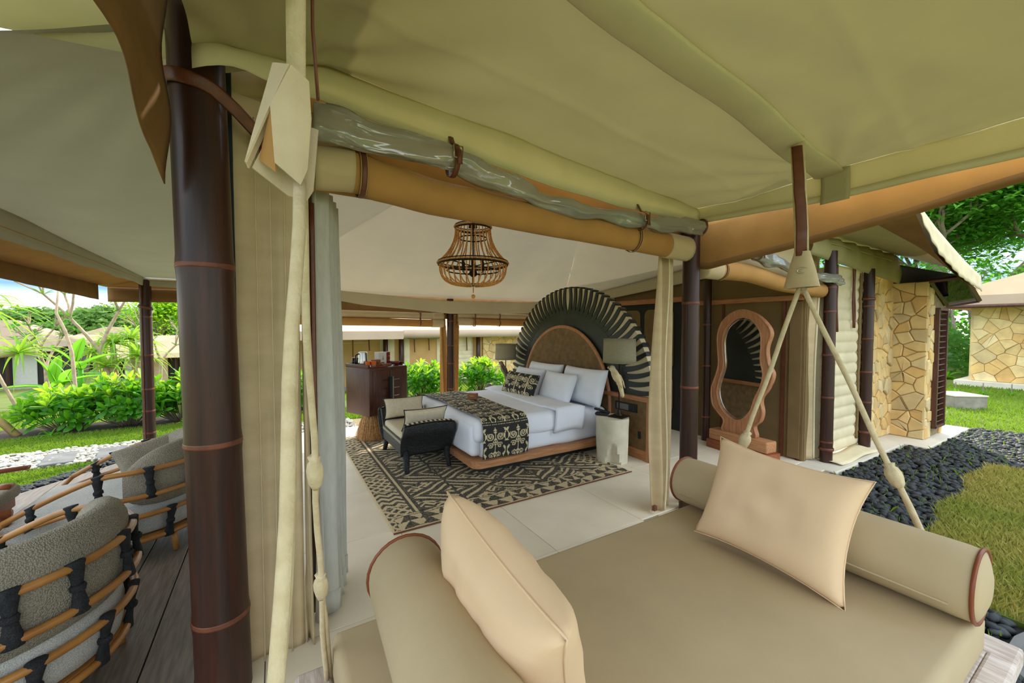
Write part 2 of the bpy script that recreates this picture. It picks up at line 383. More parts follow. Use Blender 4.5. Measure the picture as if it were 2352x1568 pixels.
def mesh_of(name, V, F, m, smooth=True):
    me = bpy.data.meshes.new(name); me.from_pydata([tuple(v) for v in V], [], [tuple(f) for f in F]); me.materials.append(M[m])
    if smooth: me.polygons.foreach_set('use_smooth', [True] * len(me.polygons))
    return me

def copy_tree(o, parent=None):
    c = o.copy(); C.objects.link(c)
    if parent is not None: c.parent = parent
    for ch in list(o.children): copy_tree(ch, c)
    return c

def wob(x, y, z=0, s=1.0): return noise.noise(Vector((x * s, y * s, z * s)))

def voronoi(w, h, n, seed, jit=.5):
    """irregular convex stones filling w x h: clipped half planes around jittered seeds"""
    r = random.Random(seed); nx = max(1, round(math.sqrt(n * w / h))); ny = max(1, round(n / nx)); P = []
    for i in range(nx):
        for j in range(ny):
            P.append(((i + .5 + r.uniform(-jit, jit)) * w / nx, (j + .5 + r.uniform(-jit, jit) + (.25 if i % 2 else -.25)) * h / ny))
    out = []
    for a in P:
        poly = [(0, 0), (w, 0), (w, h), (0, h)]
        near = sorted((q for q in P if q is not a), key=lambda q: (q[0] - a[0]) ** 2 + (q[1] - a[1]) ** 2)[:18]
        for q in near:
            mx_, my_ = (a[0] + q[0]) / 2, (a[1] + q[1]) / 2; dx, dy = q[0] - a[0], q[1] - a[1]
            res = []
            for k in range(len(poly)):
                p, s = poly[k], poly[(k + 1) % len(poly)]
                dp = (p[0] - mx_) * dx + (p[1] - my_) * dy; ds = (s[0] - mx_) * dx + (s[1] - my_) * dy
                if dp <= 0: res.append(p)
                if dp * ds < 0:
                    t = dp / (dp - ds); res.append((p[0] + (s[0] - p[0]) * t, p[1] + (s[1] - p[1]) * t))
            poly = res
            if len(poly) < 3: break
        if len(poly) >= 3:
            cx = sum(p[0] for p in poly) / len(poly); cy = sum(p[1] for p in poly) / len(poly)
            sh = [(cx + (p[0] - cx) * (1 - .0045 / max(.03, math.hypot(p[0] - cx, p[1] - cy))), cy + (p[1] - cy) * (1 - .0045 / max(.03, math.hypot(p[0] - cx, p[1] - cy)))) for p in poly]
            out.append(sh)
    return out

def stones(parent, o, ux, uy, un, w, h, n, seed, proud=.03, jit=.5):
    r = random.Random(seed + 1)
    for poly in voronoi(w, h, n, seed, jit):
        d = proud * r.uniform(.4, 1.15)
        try: obj('stone', prism(nb(), poly, Vector(o) - Vector(un) * .01, ux, uy, un, d + .01, min(.012, d * .5)), 'stone', parent)
        except Exception: pass

def pillow(bm, w, h, t, pinch=.06, n=16, wr=0, seed=0, power=.5, droop=0):
    """stuffed cushion, local x = width, y = height, z = thickness; corners pulled out to points"""
    r = random.Random(seed); ox = r.uniform(0, 50)
    def edge(u, v):
        k = 1 - pinch * (1 - abs(u) ** 2.2) * abs(v) ** 4; l = 1 - pinch * (1 - abs(v) ** 2.2) * abs(u) ** 4
        return u * l * w / 2, v * k * h / 2
    for s in (1, -1):
        g = []
        for i in range(n + 1):
            row = []
            for j in range(n + 1):
                u = math.sin((2 * i / n - 1) * PI / 2) * .35 + (2 * i / n - 1) * .65; v = math.sin((2 * j / n - 1) * PI / 2) * .35 + (2 * j / n - 1) * .65
                x, y = edge(u, v)
                z = t / 2 * ((1 - u ** 4) * (1 - v ** 4)) ** power
                if wr: z += wr * wob(x * 4 + ox, y * 9, s) * (1 - u * u) * (1 - v * v) + wr * .7 * wob(x * 14 + ox, y * 5, s) * (1 - u * u) * (1 - v * v)
                row.append(bm.verts.new((x, y - droop * (u * u) * .0, s * z)))
            g.append(row)
        for i in range(n):
            for j in range(n): bm.faces.new((g[i][j], g[i + 1][j], g[i + 1][j + 1], g[i][j + 1]))
    bmesh.ops.remove_doubles(bm, verts=bm.verts, dist=.0008)
    return bm

def place(bm, c, ax, ay, az=None):
    """move a local bmesh so that local x, y run along ax, ay"""
    ax = Vector(ax).normalized(); ay = Vector(ay); ay = (ay - ax * ay.dot(ax)).normalized(); az = ax.cross(ay)
    mt = Matrix((ax, ay, az)).transposed().to_4x4(); mt.translation = Vector(c)
    bmesh.ops.transform(bm, matrix=mt, verts=bm.verts); return bm

def seam(w, h, pinch=.06, n=40):
    pts = []
    for k in range(n):
        a = 4 * k / n; e = int(a); f = (a - e) * 2 - 1
        u, v = ((f, -1), (1, f), (-f, 1), (-1, -f))[e]
        kk = 1 - pinch * (1 - abs(u) ** 2.2) * abs(v) ** 4; l = 1 - pinch * (1 - abs(v) ** 2.2) * abs(u) ** 4
        pts.append((u * l * w / 2, v * kk * h / 2, 0))
    return pts

def ell(bm, c, r, seg=10, rings=6, rot=None):
    mt = Matrix.Translation(Vector(c)) @ (rot.to_4x4() if rot is not None else Matrix.Identity(4)) @ Matrix.Diagonal((r[0], r[1], r[2], 1))
    bmesh.ops.create_uvsphere(bm, u_segments=seg, v_segments=rings, radius=1, matrix=mt); return bm

def lerp(a, b, t): return a + (b - a) * t
def interp(x, tab):
    xs = [p[0] for p in tab]; ys = [p[1] for p in tab]
    return float(np.interp(x, xs, ys))
def smooth_interp(x, tab):
    for (x0, y0), (x1, y1) in zip(tab, tab[1:]):
        if x <= x1:
            t = min(1, max(0, (x - x0) / (x1 - x0))); t = t * t * (3 - 2 * t) * .6 + t * .4
            return y0 + (y1 - y0) * t
    return tab[-1][1]
# ------------------------------------------------------------------ ground, paths, deck, floor
def terrain(x, y):
    z = -.07
    if y > 9.6: z -= .085 * min(y - 9.6, 18)
    if y > 30: z += .03 * (y - 30)
    return z
gx = np.concatenate([np.linspace(-70, -6, 20), np.linspace(-5, 24, 59), np.linspace(26, 90, 20)])
gy = np.concatenate([np.linspace(-30, -1, 10), np.linspace(0, 30, 61), np.linspace(33, 110, 20)])
V = np.array([[(x, y, terrain(x, y)) for y in gy] for x in gx])
struct(from_np('ground', V, gridfaces(len(gx) - 1, len(gy) - 1), 'turf', smooth=True), 'sloping green lawn all round the tents')

def flatpoly(name, pts, z0, z1, m):
    return struct(obj(name, prism(nb(), pts, (0, 0, z0), (1, 0, 0), (0, 1, 0), (0, 0, 1), z1 - z0), m))

def blades(name, area, n, m, h=.06, z=-.02, seed=1, label=None, keep=None, wide=.004):
    r = np.random.RandomState(seed); x0, x1, y0, y1 = area
    x = r.uniform(x0, x1, n); y = r.uniform(y0, y1, n)
    if keep is not None:
        k = keep(x, y); x, y = x[k], y[k]
    n = len(x); a = r.uniform(0, 2 * PI, n); hh = h * r.uniform(.5, 1.3, n); ln = r.uniform(.1, .9, n) * hh; b = r.uniform(0, 2 * PI, n)
    zz = np.array([z + max(-2, terrain(0, yy) + .07) for yy in y])
    dx, dy = np.cos(a) * wide, np.sin(a) * wide; ex, ey = np.cos(b) * ln, np.sin(b) * ln
    P = np.stack([np.stack([x - dx, y - dy, zz], -1), np.stack([x + dx, y + dy, zz], -1), np.stack([x + dx * .8 + ex * .4, y + dy * .8 + ey * .4, zz + hh * .6], -1),
                  np.stack([x + ex, y + ey, zz + hh], -1)], 1)
    o = stuff(from_np(name, P.reshape(-1, 3), np.arange(4 * n).reshape(-1, 4), m))
    return tag(o, label, 'grass', kind='stuff')

# right side: black pebbles between plinth and lawn, with a lawn patch
struct(obj('pebble_bed', b2((2.95, -1.2, -.10), (10.2, 2.4, -.055)), 'pebble_bed'), 'bed of black pebbles beside the tent plinth')
bed = bpy.data.objects['pebble_bed']
def in_lawn(x, y): return (x > 3.62) & (x < 7.5 + .12 * np.sin(y * 9)) & (y < .98 + .04 * np.sin(x * 5) + .05 * (x - 3.6))
struct(obj('lawn_patch', prism(nb(), [(3.62, -2.2), (7.5, -2.2), (7.5, 1.15), (6, 1.06), (4.6, .98), (3.62, .95)], (0, 0, -.1), (1, 0, 0), (0, 1, 0), (0, 0, 1), .075), 'turf'), 'lawn patch of drying grass beside the black pebbles')
r = np.random.RandomState(5)
def pebble_spots(n, area, bad, s0, seed):
    r = np.random.RandomState(seed); x = r.uniform(area[0], area[1], n); y = r.uniform(area[2], area[3], n); k = ~bad(x, y); return x[k], y[k]
def not_bed(x, y): return in_lawn(x + .03, y) | ((x > 5.5) & (x < 7.72) & (y > 1.92)) | ((x > 7.66) & (y > 1.68)) | ((x < 5.5) & (y > 1.98)) | ((x < 3.62) & (y < .44) & (x > 3.0))
uv = bmesh.new(); bmesh.ops.create_uvsphere(uv, u_segments=8, v_segments=5, radius=1)
PV = np.array([v.co for v in uv.verts]); PF3 = []
for f in uv.faces:
    ids = [v.index for v in f.verts]; PF3 += [ids[:3]] + ([[ids[0], ids[2], ids[3]]] if len(ids) == 4 else [])
PF3 = np.array(PF3); uv.free()
def peb_mats(x, y, s0, seed, z=-.05):
    r = np.random.RandomState(seed); T = []
    for a, b in zip(x, y):
        s = s0 * r.uniform(.7, 1.25); q = r.uniform(0, 2 * PI); c, d = math.cos(q), math.sin(q); e = s * r.uniform(.6, .85); h = s * r.uniform(.42, .6); ti = r.uniform(-.25, .25)
        T.append([[s * c, -e * d, ti * h, a], [s * d, e * c, ti * h, b], [s * ti, e * ti * .5, h, z + r.uniform(0, .035)]])
    return T
x1, y1 = pebble_spots(7200, (2.98, 10.1, .2, 2.0), not_bed, .03, 3)
x2, y2 = pebble_spots(900, (7.4, 10.1, -.6, .9), not_bed, .03, 4)
X = np.concatenate([x1, x2]); Y = np.concatenate([y1, y2]); T = peb_mats(X, Y, .042, 6)
near = sorted(range(len(X)), key=lambda i: (X[i] - 3.35) ** 2 + (Y[i] - .62) ** 2 if X[i] > 3.3 else 99)[:300]
pm = mesh_of('pebble', PV, PF3, 'pebble')
for i in near: linked('pebble', pm, T[i], bed)
ns = set(near); stuff(scatter('pebbles', PV, PF3, [t for i, t in enumerate(T) if i not in ns], 'pebble', bed, True))
blades('grass', (3.62, 7.5, -1.6, 1.2), 60000, 'drygrass', .055, -.03, 2, 'drying short grass of the lawn patch beside the black pebbles', in_lawn)
blades('grass', (2.98, 10, .3, 1.98), 1300, 'grass', .06, -.03, 12, 'sparse green sprigs growing between the black pebbles', lambda x, y: ~not_bed(x, y))
blades('grass', (9.9, 17.5, -1.5, 5), 30000, 'grass', .07, -.07, 14, 'sunlit green grass in front of the stone villa', wide=.009)
fs = thing('stepping_slab', 'dark grey slate slab beside the pebbles at the daybed corner', 'slab', (3.2, .1, -.06))
obj('slab', prism(nb(), [(2.98, -.9), (3.6, -.9), (3.62, .36), (3.4, .40), (3.0, .42)], (0, 0, -.07), (1, 0, 0), (0, 1, 0), (0, 0, 1), .06, .01), 'slate', fs)

# left side: lawn strip, white pebble path with stepping slabs
path = struct(obj('path', b2((-9, 6.93, -.1), (1.6, 7.86, -.05)), 'mortar'), 'white pebble path with stepping slabs')
x, y = pebble_spots(6200, (-4.0, 1.2, 6.95, 7.85), lambda x, y: x > 9, .03, 8); T = peb_mats(x, y, .028, 9, -.045)
near = sorted(range(len(x)), key=lambda i: abs(x[i] + 2.2) + abs(y[i] - 7.2) * .5)[:300]; ns = set(near)
pm = mesh_of('pebble', PV, PF3, 'white_pebble')
for i in near: linked('white_pebble', pm, T[i], path)
stuff(scatter('white_pebbles', PV, PF3, [t for i, t in enumerate(T) if i not in ns], 'white_pebble', path, True))
for k, xx in enumerate((-3.15, -2.42, -1.93, -1.45, -.9)):
    sk = .12
    obj('stepping_slab', prism(nb(), [(xx - .02, 6.86 + .1), (xx + .28, 6.98), (xx + .16, 7.56), (xx - .13, 7.53)], (0, 0, -.06), (1, 0, 0), (0, 1, 0), (0, 0, 1), .065, .008), 'slate', path)
blades('grass', (-5.2, 3.2, 7.88, 9.0), 52000, 'grass', .055, -.06, 21, 'bright green lawn strip beyond the white pebble path', wide=.005)
blades('grass', (-4.5, -1.9, 6.1, 6.95), 14000, 'grass', .05, -.06, 22, 'narrow grass verge between white path and timber deck', lambda x, y: y > 6.75 + (x + 1.55) * .75)
blades('grass', (-9, 16, 9.9, 16), 40000, 'grass', .08, -.07, 23, 'lawn sloping away behind the row of shrubs', wide=.009)
struct(obj('garden_bed', b2((-5, 8.95, -.1), (1.2, 9.9, -.035)), 'soil'), 'dark soil bed under the hedge')
struct(obj('garden_bed', b2((2.2, 8.9, -.1), (6, 9.8, -.045)), 'soil'), 'dark soil under the rear shrubs')
strip = struct(obj('pebble_strip', prism(nb(), [(-3.3, 4.5), (-1.55, 6.9), (-1.75, 7.0), (-3.5, 4.9)], (0, 0, -.1), (1, 0, 0), (0, 1, 0), (0, 0, 1), .04), 'pebble_bed'), 'strip of black pebbles along the deck edge')
rr = random.Random(3); T = []
P = [(lerp(-3.2, -1.6, t) - rr.uniform(.0, .2), lerp(4.62, 6.86, t) + rr.uniform(-.02, .12)) for t in [rr.random() for _ in range(700)]]
stuff(scatter('pebbles', PV, PF3, peb_mats([p[0] for p in P], [p[1] for p in P], .034, 15), 'pebble', strip, True))

# timber deck of the left veranda: boards run along y, cut by the slanting edge
deck = struct(obj('floor_deck', prism(nb(), [(-3.1, .2), (-.33, .2), (-.33, 6.8), (-1.62, 6.75), (-3.1, 4.7)], (0, 0, -.12), (1, 0, 0), (0, 1, 0), (0, 0, 1), .085), 'dark'), 'weathered timber deck of the veranda')
for k in range(12):
    xa = -.34 - .235 * k; xb = xa - .228
    ya = min(6.84, 6.75 + (xa + 1.55) * 1.36 + .02); yb = min(6.84, 6.75 + (xb + 1.55) * 1.36 + .02)
    obj('board', prism(nb(), [(xb, .2), (xa, .2), (xa, ya), (xb, yb)], (0, 0, -.04), (1, 0, 0), (0, 1, 0), (0, 0, 1), .04, .004), 'deck', deck)

# tiled floor of porch and room
fl = struct(obj('floor', b2((-.30, -1.0, -.12), (2.93, 2.32, -.012)), 'grout'), 'pale stone tile floor')
obj('bedding', b2((-.30, 2.05, -.12), (5.75, 7.05, -.013)), 'grout', fl)
xs = [-.30] + [-.06 + .92 * k for k in range(0, 7)] + [5.75]; ys = [-1.0] + [-.44 + .92 * k for k in range(9)] + [7.05]
tm_cache = {}
for i in range(len(xs) - 1):
    for j in range(len(ys) - 1):
        a, b, c, d = xs[i], min(xs[i + 1], 5.75), ys[j], ys[j + 1]
        if c < 2.0 and a > 2.6: continue
        if c < 2.0: b = min(b, 2.92)
        key = (round(b - a, 3), round(d - c, 3))
        if key not in tm_cache:
            o = obj('tile', bx((0, 0, -.006), (key[0] - .005, key[1] - .005, .012), None, .0015, 1), 'tile', None); tm_cache[key] = o.data
        else:
            o = bpy.data.objects.new('tile', tm_cache[key]); C.objects.link(o)
        o.parent = fl; o.location = ((a + b) / 2, (c + d) / 2, 0)
pl = struct(obj('plinth', b2((2.9, 2.06, -.14), (5.6, 2.32, -.004), .01), 'plinth'), 'pale cement plinth under the canvas wall')
obj('step', b2((5.5, 1.95, -.14), (7.75, 2.6, -.002), .012), 'plinth', pl); obj('step', b2((7.7, 1.70, -.14), (9.85, 2.6, .0), .012), 'plinth', pl)

# ------------------------------------------------------------------ canvas roofs
def zc(x, y):
    z = 2.70 + .088 * (3.2 - x)
    if x < .25: z -= .45 * (.25 - x) ** 1.0 * .9
    z += .02 * math.sin(PI * min(1, max(0, (y - 1.15) / 1.1))) * (-1) + .034 * wob(x * 1.1, y * 1.6, 3) + .012 * wob(x * 3.1 + y * 2, y * 4.2 - x, 9)
    z -= .007 * math.exp(-((y - 1.72) / .03) ** 2) + .006 * math.exp(-((y - .5 - .1 * x) / .03) ** 2)
    d = math.hypot(x - 3.2, y - 1.2); z += .026 * math.sin(math.atan2(y - 1.2, 3.21 - x) * 16) * math.exp(-d * 1.6) * min(1, d * 3)
    d = math.hypot(x - .0, y - 2.2); z += .022 * math.sin(math.atan2(2.22 - y, x + .01) * 15) * math.exp(-d * 1.2) * min(1, d * 3)
    return z
pc = struct(obj('porch_canopy', sheet(nb(), lambda u, v: (lerp(-.25, 3.2, u), lerp(-1.0, 2.24, v), zc(lerp(-.25, 3.2, u), lerp(-1.0, 2.24, v))), 70, 150), 'canvas', smooth=True), 'olive tinted canvas canopy over the porch daybed')
bp_ = [(lerp(3.2, -.2, t), lerp(1.22, 1.06, t), zc(lerp(3.2, -.2, t), 1.15) - .022) for t in [k / 24 for k in range(25)]]
obj('beam_sleeve', tube(nb(), bp_, .085, 18, True, (.22, 1), up=(0, 0, 1)), 'valance', pc, True)
TB = [(-.25, 2.66), (-.1, 2.74), (.22, 2.76), (.42, 2.73), (.83, 2.68), (1.44, 2.61), (2.23, 2.555), (3.2, 2.56)]
def wave(s, a=.012, f=7): return a * math.sin(s * f) + a * .6 * math.sin(s * f * 2.3 + 1)
def fv(u, v):
    x = lerp(-.25, 3.2, u); z1 = zc(x, 2.22) + .01; z0 = interp(x, TB); return (x, 2.2 - .16 * max(0, min(1, (.12 - x) / .3)) - .05 * v * (1 - v) * 2 + wave(x, .008, 5) * v - .03 * v, lerp(z1, z0, v))
obj('valance', sheet(nb(), fv, 80, 8, .003), 'valance', pc, True)
obj('hem', sheet(nb(), lambda u, v: (lerp(-.25, 3.2, u), 2.165 - .16 * max(0, min(1, (.12 - lerp(-.25, 3.2, u)) / .3)) + wave(lerp(-.25, 3.2, u), .008, 5), interp(lerp(-.25, 3.2, u), TB) + .05 * v - .002), 80, 1, .004), 'valance', pc, True)
def rv(u, v):
    y = lerp(-1.0, 2.2, u); z1 = zc(3.2, y) + .01; z0 = lerp(2.50, 2.56, max(0, min(1, (y - 1.2) / 1.0))); return (3.2 + .012 * v + wave(y, .008, 6) * v, y, lerp(z1, z0, v))
obj('valance', sheet(nb(), rv, 60, 6, .003), 'valance', pc, True)
obj('hem', sheet(nb(), lambda u, v: (3.195 + wave(lerp(-1.0, 2.2, u), .008, 6), lerp(-1.0, 2.2, u), rv(u, 1)[2] + .045 * v - .002), 60, 1, .004), 'valance', pc, True)
for y in (1.12,):
    obj('corner_patch', sheet(nb(), lambda u, v: (3.18 + .01 * math.sin(v * 3), lerp(1.1, 1.26, u), lerp(2.69, 2.48, v)), 6, 6, .004), 'canvas', pc, True)
def ov(u, v):
    y = lerp(-1.0, 2.3, u); z1 = 2.62; z0 = interp(y, [(-1, 2.40), (.41, 2.40), (1.22, 2.27), (2.14, 2.17), (2.3, 2.2)]); z0 += .0
    return (3.36 + .012 * math.sin(y * 9) * v - .04 * v, y, lerp(z1, z0, v))
ovl = struct(obj('outer_valance', sheet(nb(), ov, 70, 8, .004), 'tan', smooth=True), 'tan outer valance along the right edge of the porch roof')
obj('hem', sheet(nb(), lambda u, v: (ov(u, 1)[0] - .006, ov(u, 1)[1], ov(u, 1)[2] + .05 * v - .002), 70, 1, .004), 'tan_dark', ovl, True)
# brown side flap that ends in a point on the big bamboo post
def bf(u, v):
    y = lerp(-.2, 2.08, u); z0 = 2.18 + .10 * (1 - u) + .05 * math.sin(u * PI) ; z1 = 2.95
    z0 = interp(y, [(-.2, 2.30), (1.0, 2.335), (1.35, 2.36), (1.7, 2.36), (1.95, 2.30), (2.08, 2.22)])
    return (-.345 + .02 * math.sin(y * 6) * v + .012 * math.sin(v * 9 + y * 4), y, lerp(z1, z0, v))
struct(obj('side_flap', sheet(nb(), bf, 50, 16, .004), 'tan_dark', smooth=True), 'brown canvas flap hanging beside the big bamboo post')

def zl(x, y):
    t = max(0, min(1, (7.15 - y) / 4.85)); s = (x + 1.47) / 1.2
    z = 2.33 + .62 * t ** 1.3 * s + .12 * t * (1 - s)
    a = math.atan2(y - 2.1, -.2 - x); d = math.hypot(y - 2.1, x + .2)
    return z + .014 * math.sin(a * 26) * math.exp(-d * .5) * min(1, d * 1.2) - .06 * math.sin(PI * s) * math.sin(PI * min(1, t * 1.0))
vc = struct(obj('veranda_canopy', sheet(nb(), lambda u, v: (lerp(-1.47, -.27, u), lerp(2.2, 7.15, v), zl(lerp(-1.47, -.27, u), lerp(2.2, 7.15, v))), 40, 90), 'canvas_grey', smooth=True), 'grey canvas canopy over the left veranda')
obj('valance', sheet(nb(), lambda u, v: (-1.47 - .01 * v, lerp(2.2, 7.18, u), lerp(zl(-1.47, lerp(2.2, 7.15, u)) + .01, 2.225 + wave(u * 5, .006, 6), v)), 50, 4, .003), 'canvas_grey', vc, True)
obj('valance', sheet(nb(), lambda u, v: (lerp(-1.47, -.2, u), 7.17, lerp(2.35, 2.22 - .06 * math.sin(u * PI) * .3, v)), 20, 4, .003), 'canvas_grey', vc, True)
obj('valance', sheet(nb(), lambda u, v: (lerp(-2.8, -.3, u), 2.24, lerp(3.8, 2.52 + .28 * u + .006 * math.sin(u * 19), v)), 50, 6, .003), 'valance', vc, True)
obj('soffit', sheet(nb(), lambda u, v: (lerp(-1.47, -1.9, v), lerp(2.2, 7.3, u), lerp(2.30, 2.2, v)), 20, 3, .003), 'tan', vc, True)
obj('soffit', sheet(nb(), lambda u, v: (lerp(-1.9, -.2, u), lerp(7.15, 7.35, v), lerp(2.30, 2.2, v)), 12, 3, .003), 'tan', vc, True)
obj('outer_valance', sheet(nb(), lambda u, v: (-1.89 + wave(u * 5, .006, 9) * v, lerp(2.2, 7.05, u), lerp(2.24, 2.01 + .10 * (1 - u), v)), 40, 3, .004), 'tan_dark', vc, True)
obj('outer_valance', sheet(nb(), lambda u, v: (lerp(-1.88, -.2, u), 7.36 + wave(u * 4, .005, 9) * v, lerp(2.2, 2.0 + .03 * u, v)), 24, 3, .004), 'tan_dark', vc, True)

obj('added_sun_block', sheet(nb(), lambda u, v: (lerp(-2.2, .7, u), lerp(-1.4, 2.6, v), 3.32 - .12 * u), 12, 12, .006), 'canvas', vc, True)  # added unseen canvas, keeps sun off the side flap and covers the roof gap
# room ceiling: hip-shaped lining
bm = nb(); A, B, D_, E_ = Vector((-.25, 2.3, 2.75)), Vector((5.6, 2.3, 2.75)), Vector((5.6, 7.08, 2.22)), Vector((-.25, 7.08, 2.22)); R1, R2 = Vector((1.6, 4.7, 3.35)), Vector((4.1, 4.7, 3.35))
def quad(p, q, r_, s):
    def f(u, v):
        a = p.lerp(q, u); b = s.lerp(r_, u); c = a.lerp(b, v); sag = .10 * math.sin(PI * v) * math.sin(PI * u) + .02 * wob(c.x * 1.2, c.y * 1.2, 5) * math.sin(PI * v) * min(1, 4 * u, 4 * (1 - u))
        rp = .012 * math.sin(u * 60 + v * 14) * (1 - v) ** 2 * v * 3
        return c - Vector((0, 0, sag + rp))
    return f
for q in ((A, B, R2, R1), (D_, E_, R1, R2), (B, D_, R2, R2), (E_, A, R1, R1)): sheet(bm, quad(*q), 40, 20)
bmesh.ops.remove_doubles(bm, verts=bm.verts, dist=.004)
ce = struct(obj('ceiling', bm, 'canvas_room', smooth='auto'), 'cream canvas tent ceiling over the bedroom')
RT = [(-.2, 2.30), (.99, 2.19), (2.86, 2.09), (4.69, 2.13), (5.6, 2.22)]; RB = [(-.2, 2.25), (.99, 2.08), (1.3, 2.03), (1.9, 1.99), (2.86, 1.915), (4.69, 1.955), (5.6, 2.05)]
obj('valance', sheet(nb(), lambda u, v: (lerp(-.2, 5.55, u), 6.98 + wave(lerp(0, 5.6, u), .008, 5) * v - .02 * v, lerp(interp(lerp(-.2, 5.55, u), RT) + .06, interp(lerp(-.2, 5.55, u), RB), v)), 70, 6, .003), 'canvas_room', ce, True)
obj('valance', sheet(nb(), lambda u, v: (5.54, lerp(2.35, 7, u), lerp(lerp(2.72, 2.24, u), lerp(2.5, 2.08, u), v)), 30, 4, .003), 'canvas_room', ce, True)

# ------------------------------------------------------------------ walls
def ribbed(x0, x1, z0, z1, y, ribs=18, amp=.012):
    return lambda u, v: (lerp(x0, x1, u), y - amp * abs(math.sin(v * ribs * PI)) ** .6 * 1.0 + .003 * wob(u * 9, v * 12, 2), lerp(z0, z1, v))
wl = struct(obj('wall_left', sheet(nb(), lambda u, v: (-.27 + .008 * wob(u * 8, v * 6), lerp(2.36, 7.05, u), lerp(2.05, 2.8 - .5 * u, v)), 30, 12, .01), 'khaki', smooth=True), 'canvas header above the unseen bedroom side opened to let in daylight')  # unseen side wall, reduced to a header so garden daylight reaches the room
obj('rolled_side', tube(nb(), [(-.27, y, 2.02) for y in np.linspace(2.4, 7, 20)], .09, 12), 'tan', wl, True)
wr = struct(obj('wall_right', b2((5.60, 2.32, 0), (5.66, 7.05, 2.75)), 'khaki_dark'), 'brown canvas partition wall behind headboard and mirror')
obj('beam', b2((5.52, 2.34, 1.99), (5.60, 3.84, 2.055), .006), 'wood_y', wr); obj('beam', b2((5.51, 3.84, 2.06), (5.60, 7.0, 2.14), .006), 'wood_y', wr)
obj('beam', b2((5.53, 3.80, 0), (5.60, 3.86, 2.35), .006), 'wood', wr)
for y in (2.55, 3.35): obj('strap', b2((5.575, y, 0.02), (5.60, y + .035, 2.0)), 'leather', wr)
obj('panel', b2((5.57, 2.36, .02), (5.60, 2.50, 1.98), .006), 'khaki_dark', wr)
# black partition frame with rounded canvas panels
obj('frame', b2((5.55, 3.88, 0), (5.60, 7.0, 2.06)), 'black', wr)
def rrect(w, h, r_, n=5):
    P = []
    for cx, cy, a0 in ((w - r_, h - r_, 0), (r_, h - r_, 90), (r_, r_, 180), (w - r_, r_, 270)):
        for k in range(n + 1):
            a = math.radians(a0 + 90 * k / n); P.append((cx + r_ * math.cos(a), cy + r_ * math.sin(a)))
    return P
for y in (4.02, 4.83, 5.64, 6.4):
    for z, h in ((.98, .98), (.28, .58)):
        obj('panel', prism(nb(), rrect(.58, h, .09), (5.55, y + .15 if y < 4.5 else y + .02, z), (0, 1, 0), (0, 0, 1), (-1, 0, 0), .012, .005), 'khaki_dark', wr)
lk = obj('latch', b2((5.53, 4.42, 1.88), (5.55, 4.46, 2.02), .004), 'white', wr)

# front wall: flaps, header and rolled blinds
wf = struct(obj('wall_front', sheet(nb(), lambda u, v: (lerp(-.19, .12, u), 2.31 - .012 * math.sin(u * 9) - .006 * wob(u * 3, v * 22, 7) * 2, lerp(0, 2.98, v)), 14, 90, .02), 'khaki', smooth=True), 'khaki canvas flap beside the big bamboo post')
for x in (-.06, 0.0, .06): obj('stitched_seam', tube(nb(), [(x, 2.276 + .003 * wob(x, k * .9, 2), k * .054) for k in range(50)], .004, 5), 'khaki', wf, True)
obj('webbing', b2((-.185, 2.26, 0), (-.145, 2.32, 2.98)), 'blackstrip', wf)
obj('edge_flap', sheet(nb(), lambda u, v: (.13 + .03 * u, 2.30 + .04 * math.sin(u * 5 + v * 7), lerp(0, 2.6, v)), 5, 40, .006), 'khaki', wf, True)
obj('cord_strap', tube(nb(), [(.185, 2.33, z) for z in np.linspace(2.3, .45, 12)], .006, 6, True, (2, .5)), 'leather', wf, True)
obj('header', sheet(nb(), lambda u, v: (lerp(.1, 3.2, u), 2.32, lerp(2.9 - .2 * u, 2.36, v)), 30, 6, .006), 'tan', wf, True)
obj('header_band', b2((.16, 2.29, 2.4), (.38, 2.315, 2.72)), 'khaki', wf)
obj('header', sheet(nb(), lambda u, v: (lerp(3.25, 5.9, u), 2.32 + .03 * v * math.sin(u * 7), lerp(2.75, 2.18, v)), 30, 6, .006), 'khaki', wf, True)

obj('corner_panel', b2((5.88, 2.25, .01), (5.95, 2.36, 2.4)), 'quilt', wf)
obj('return_panel', b2((5.58, 2.33, 0.01), (5.96, 2.36, 2.3)), 'khaki_dark', wf)

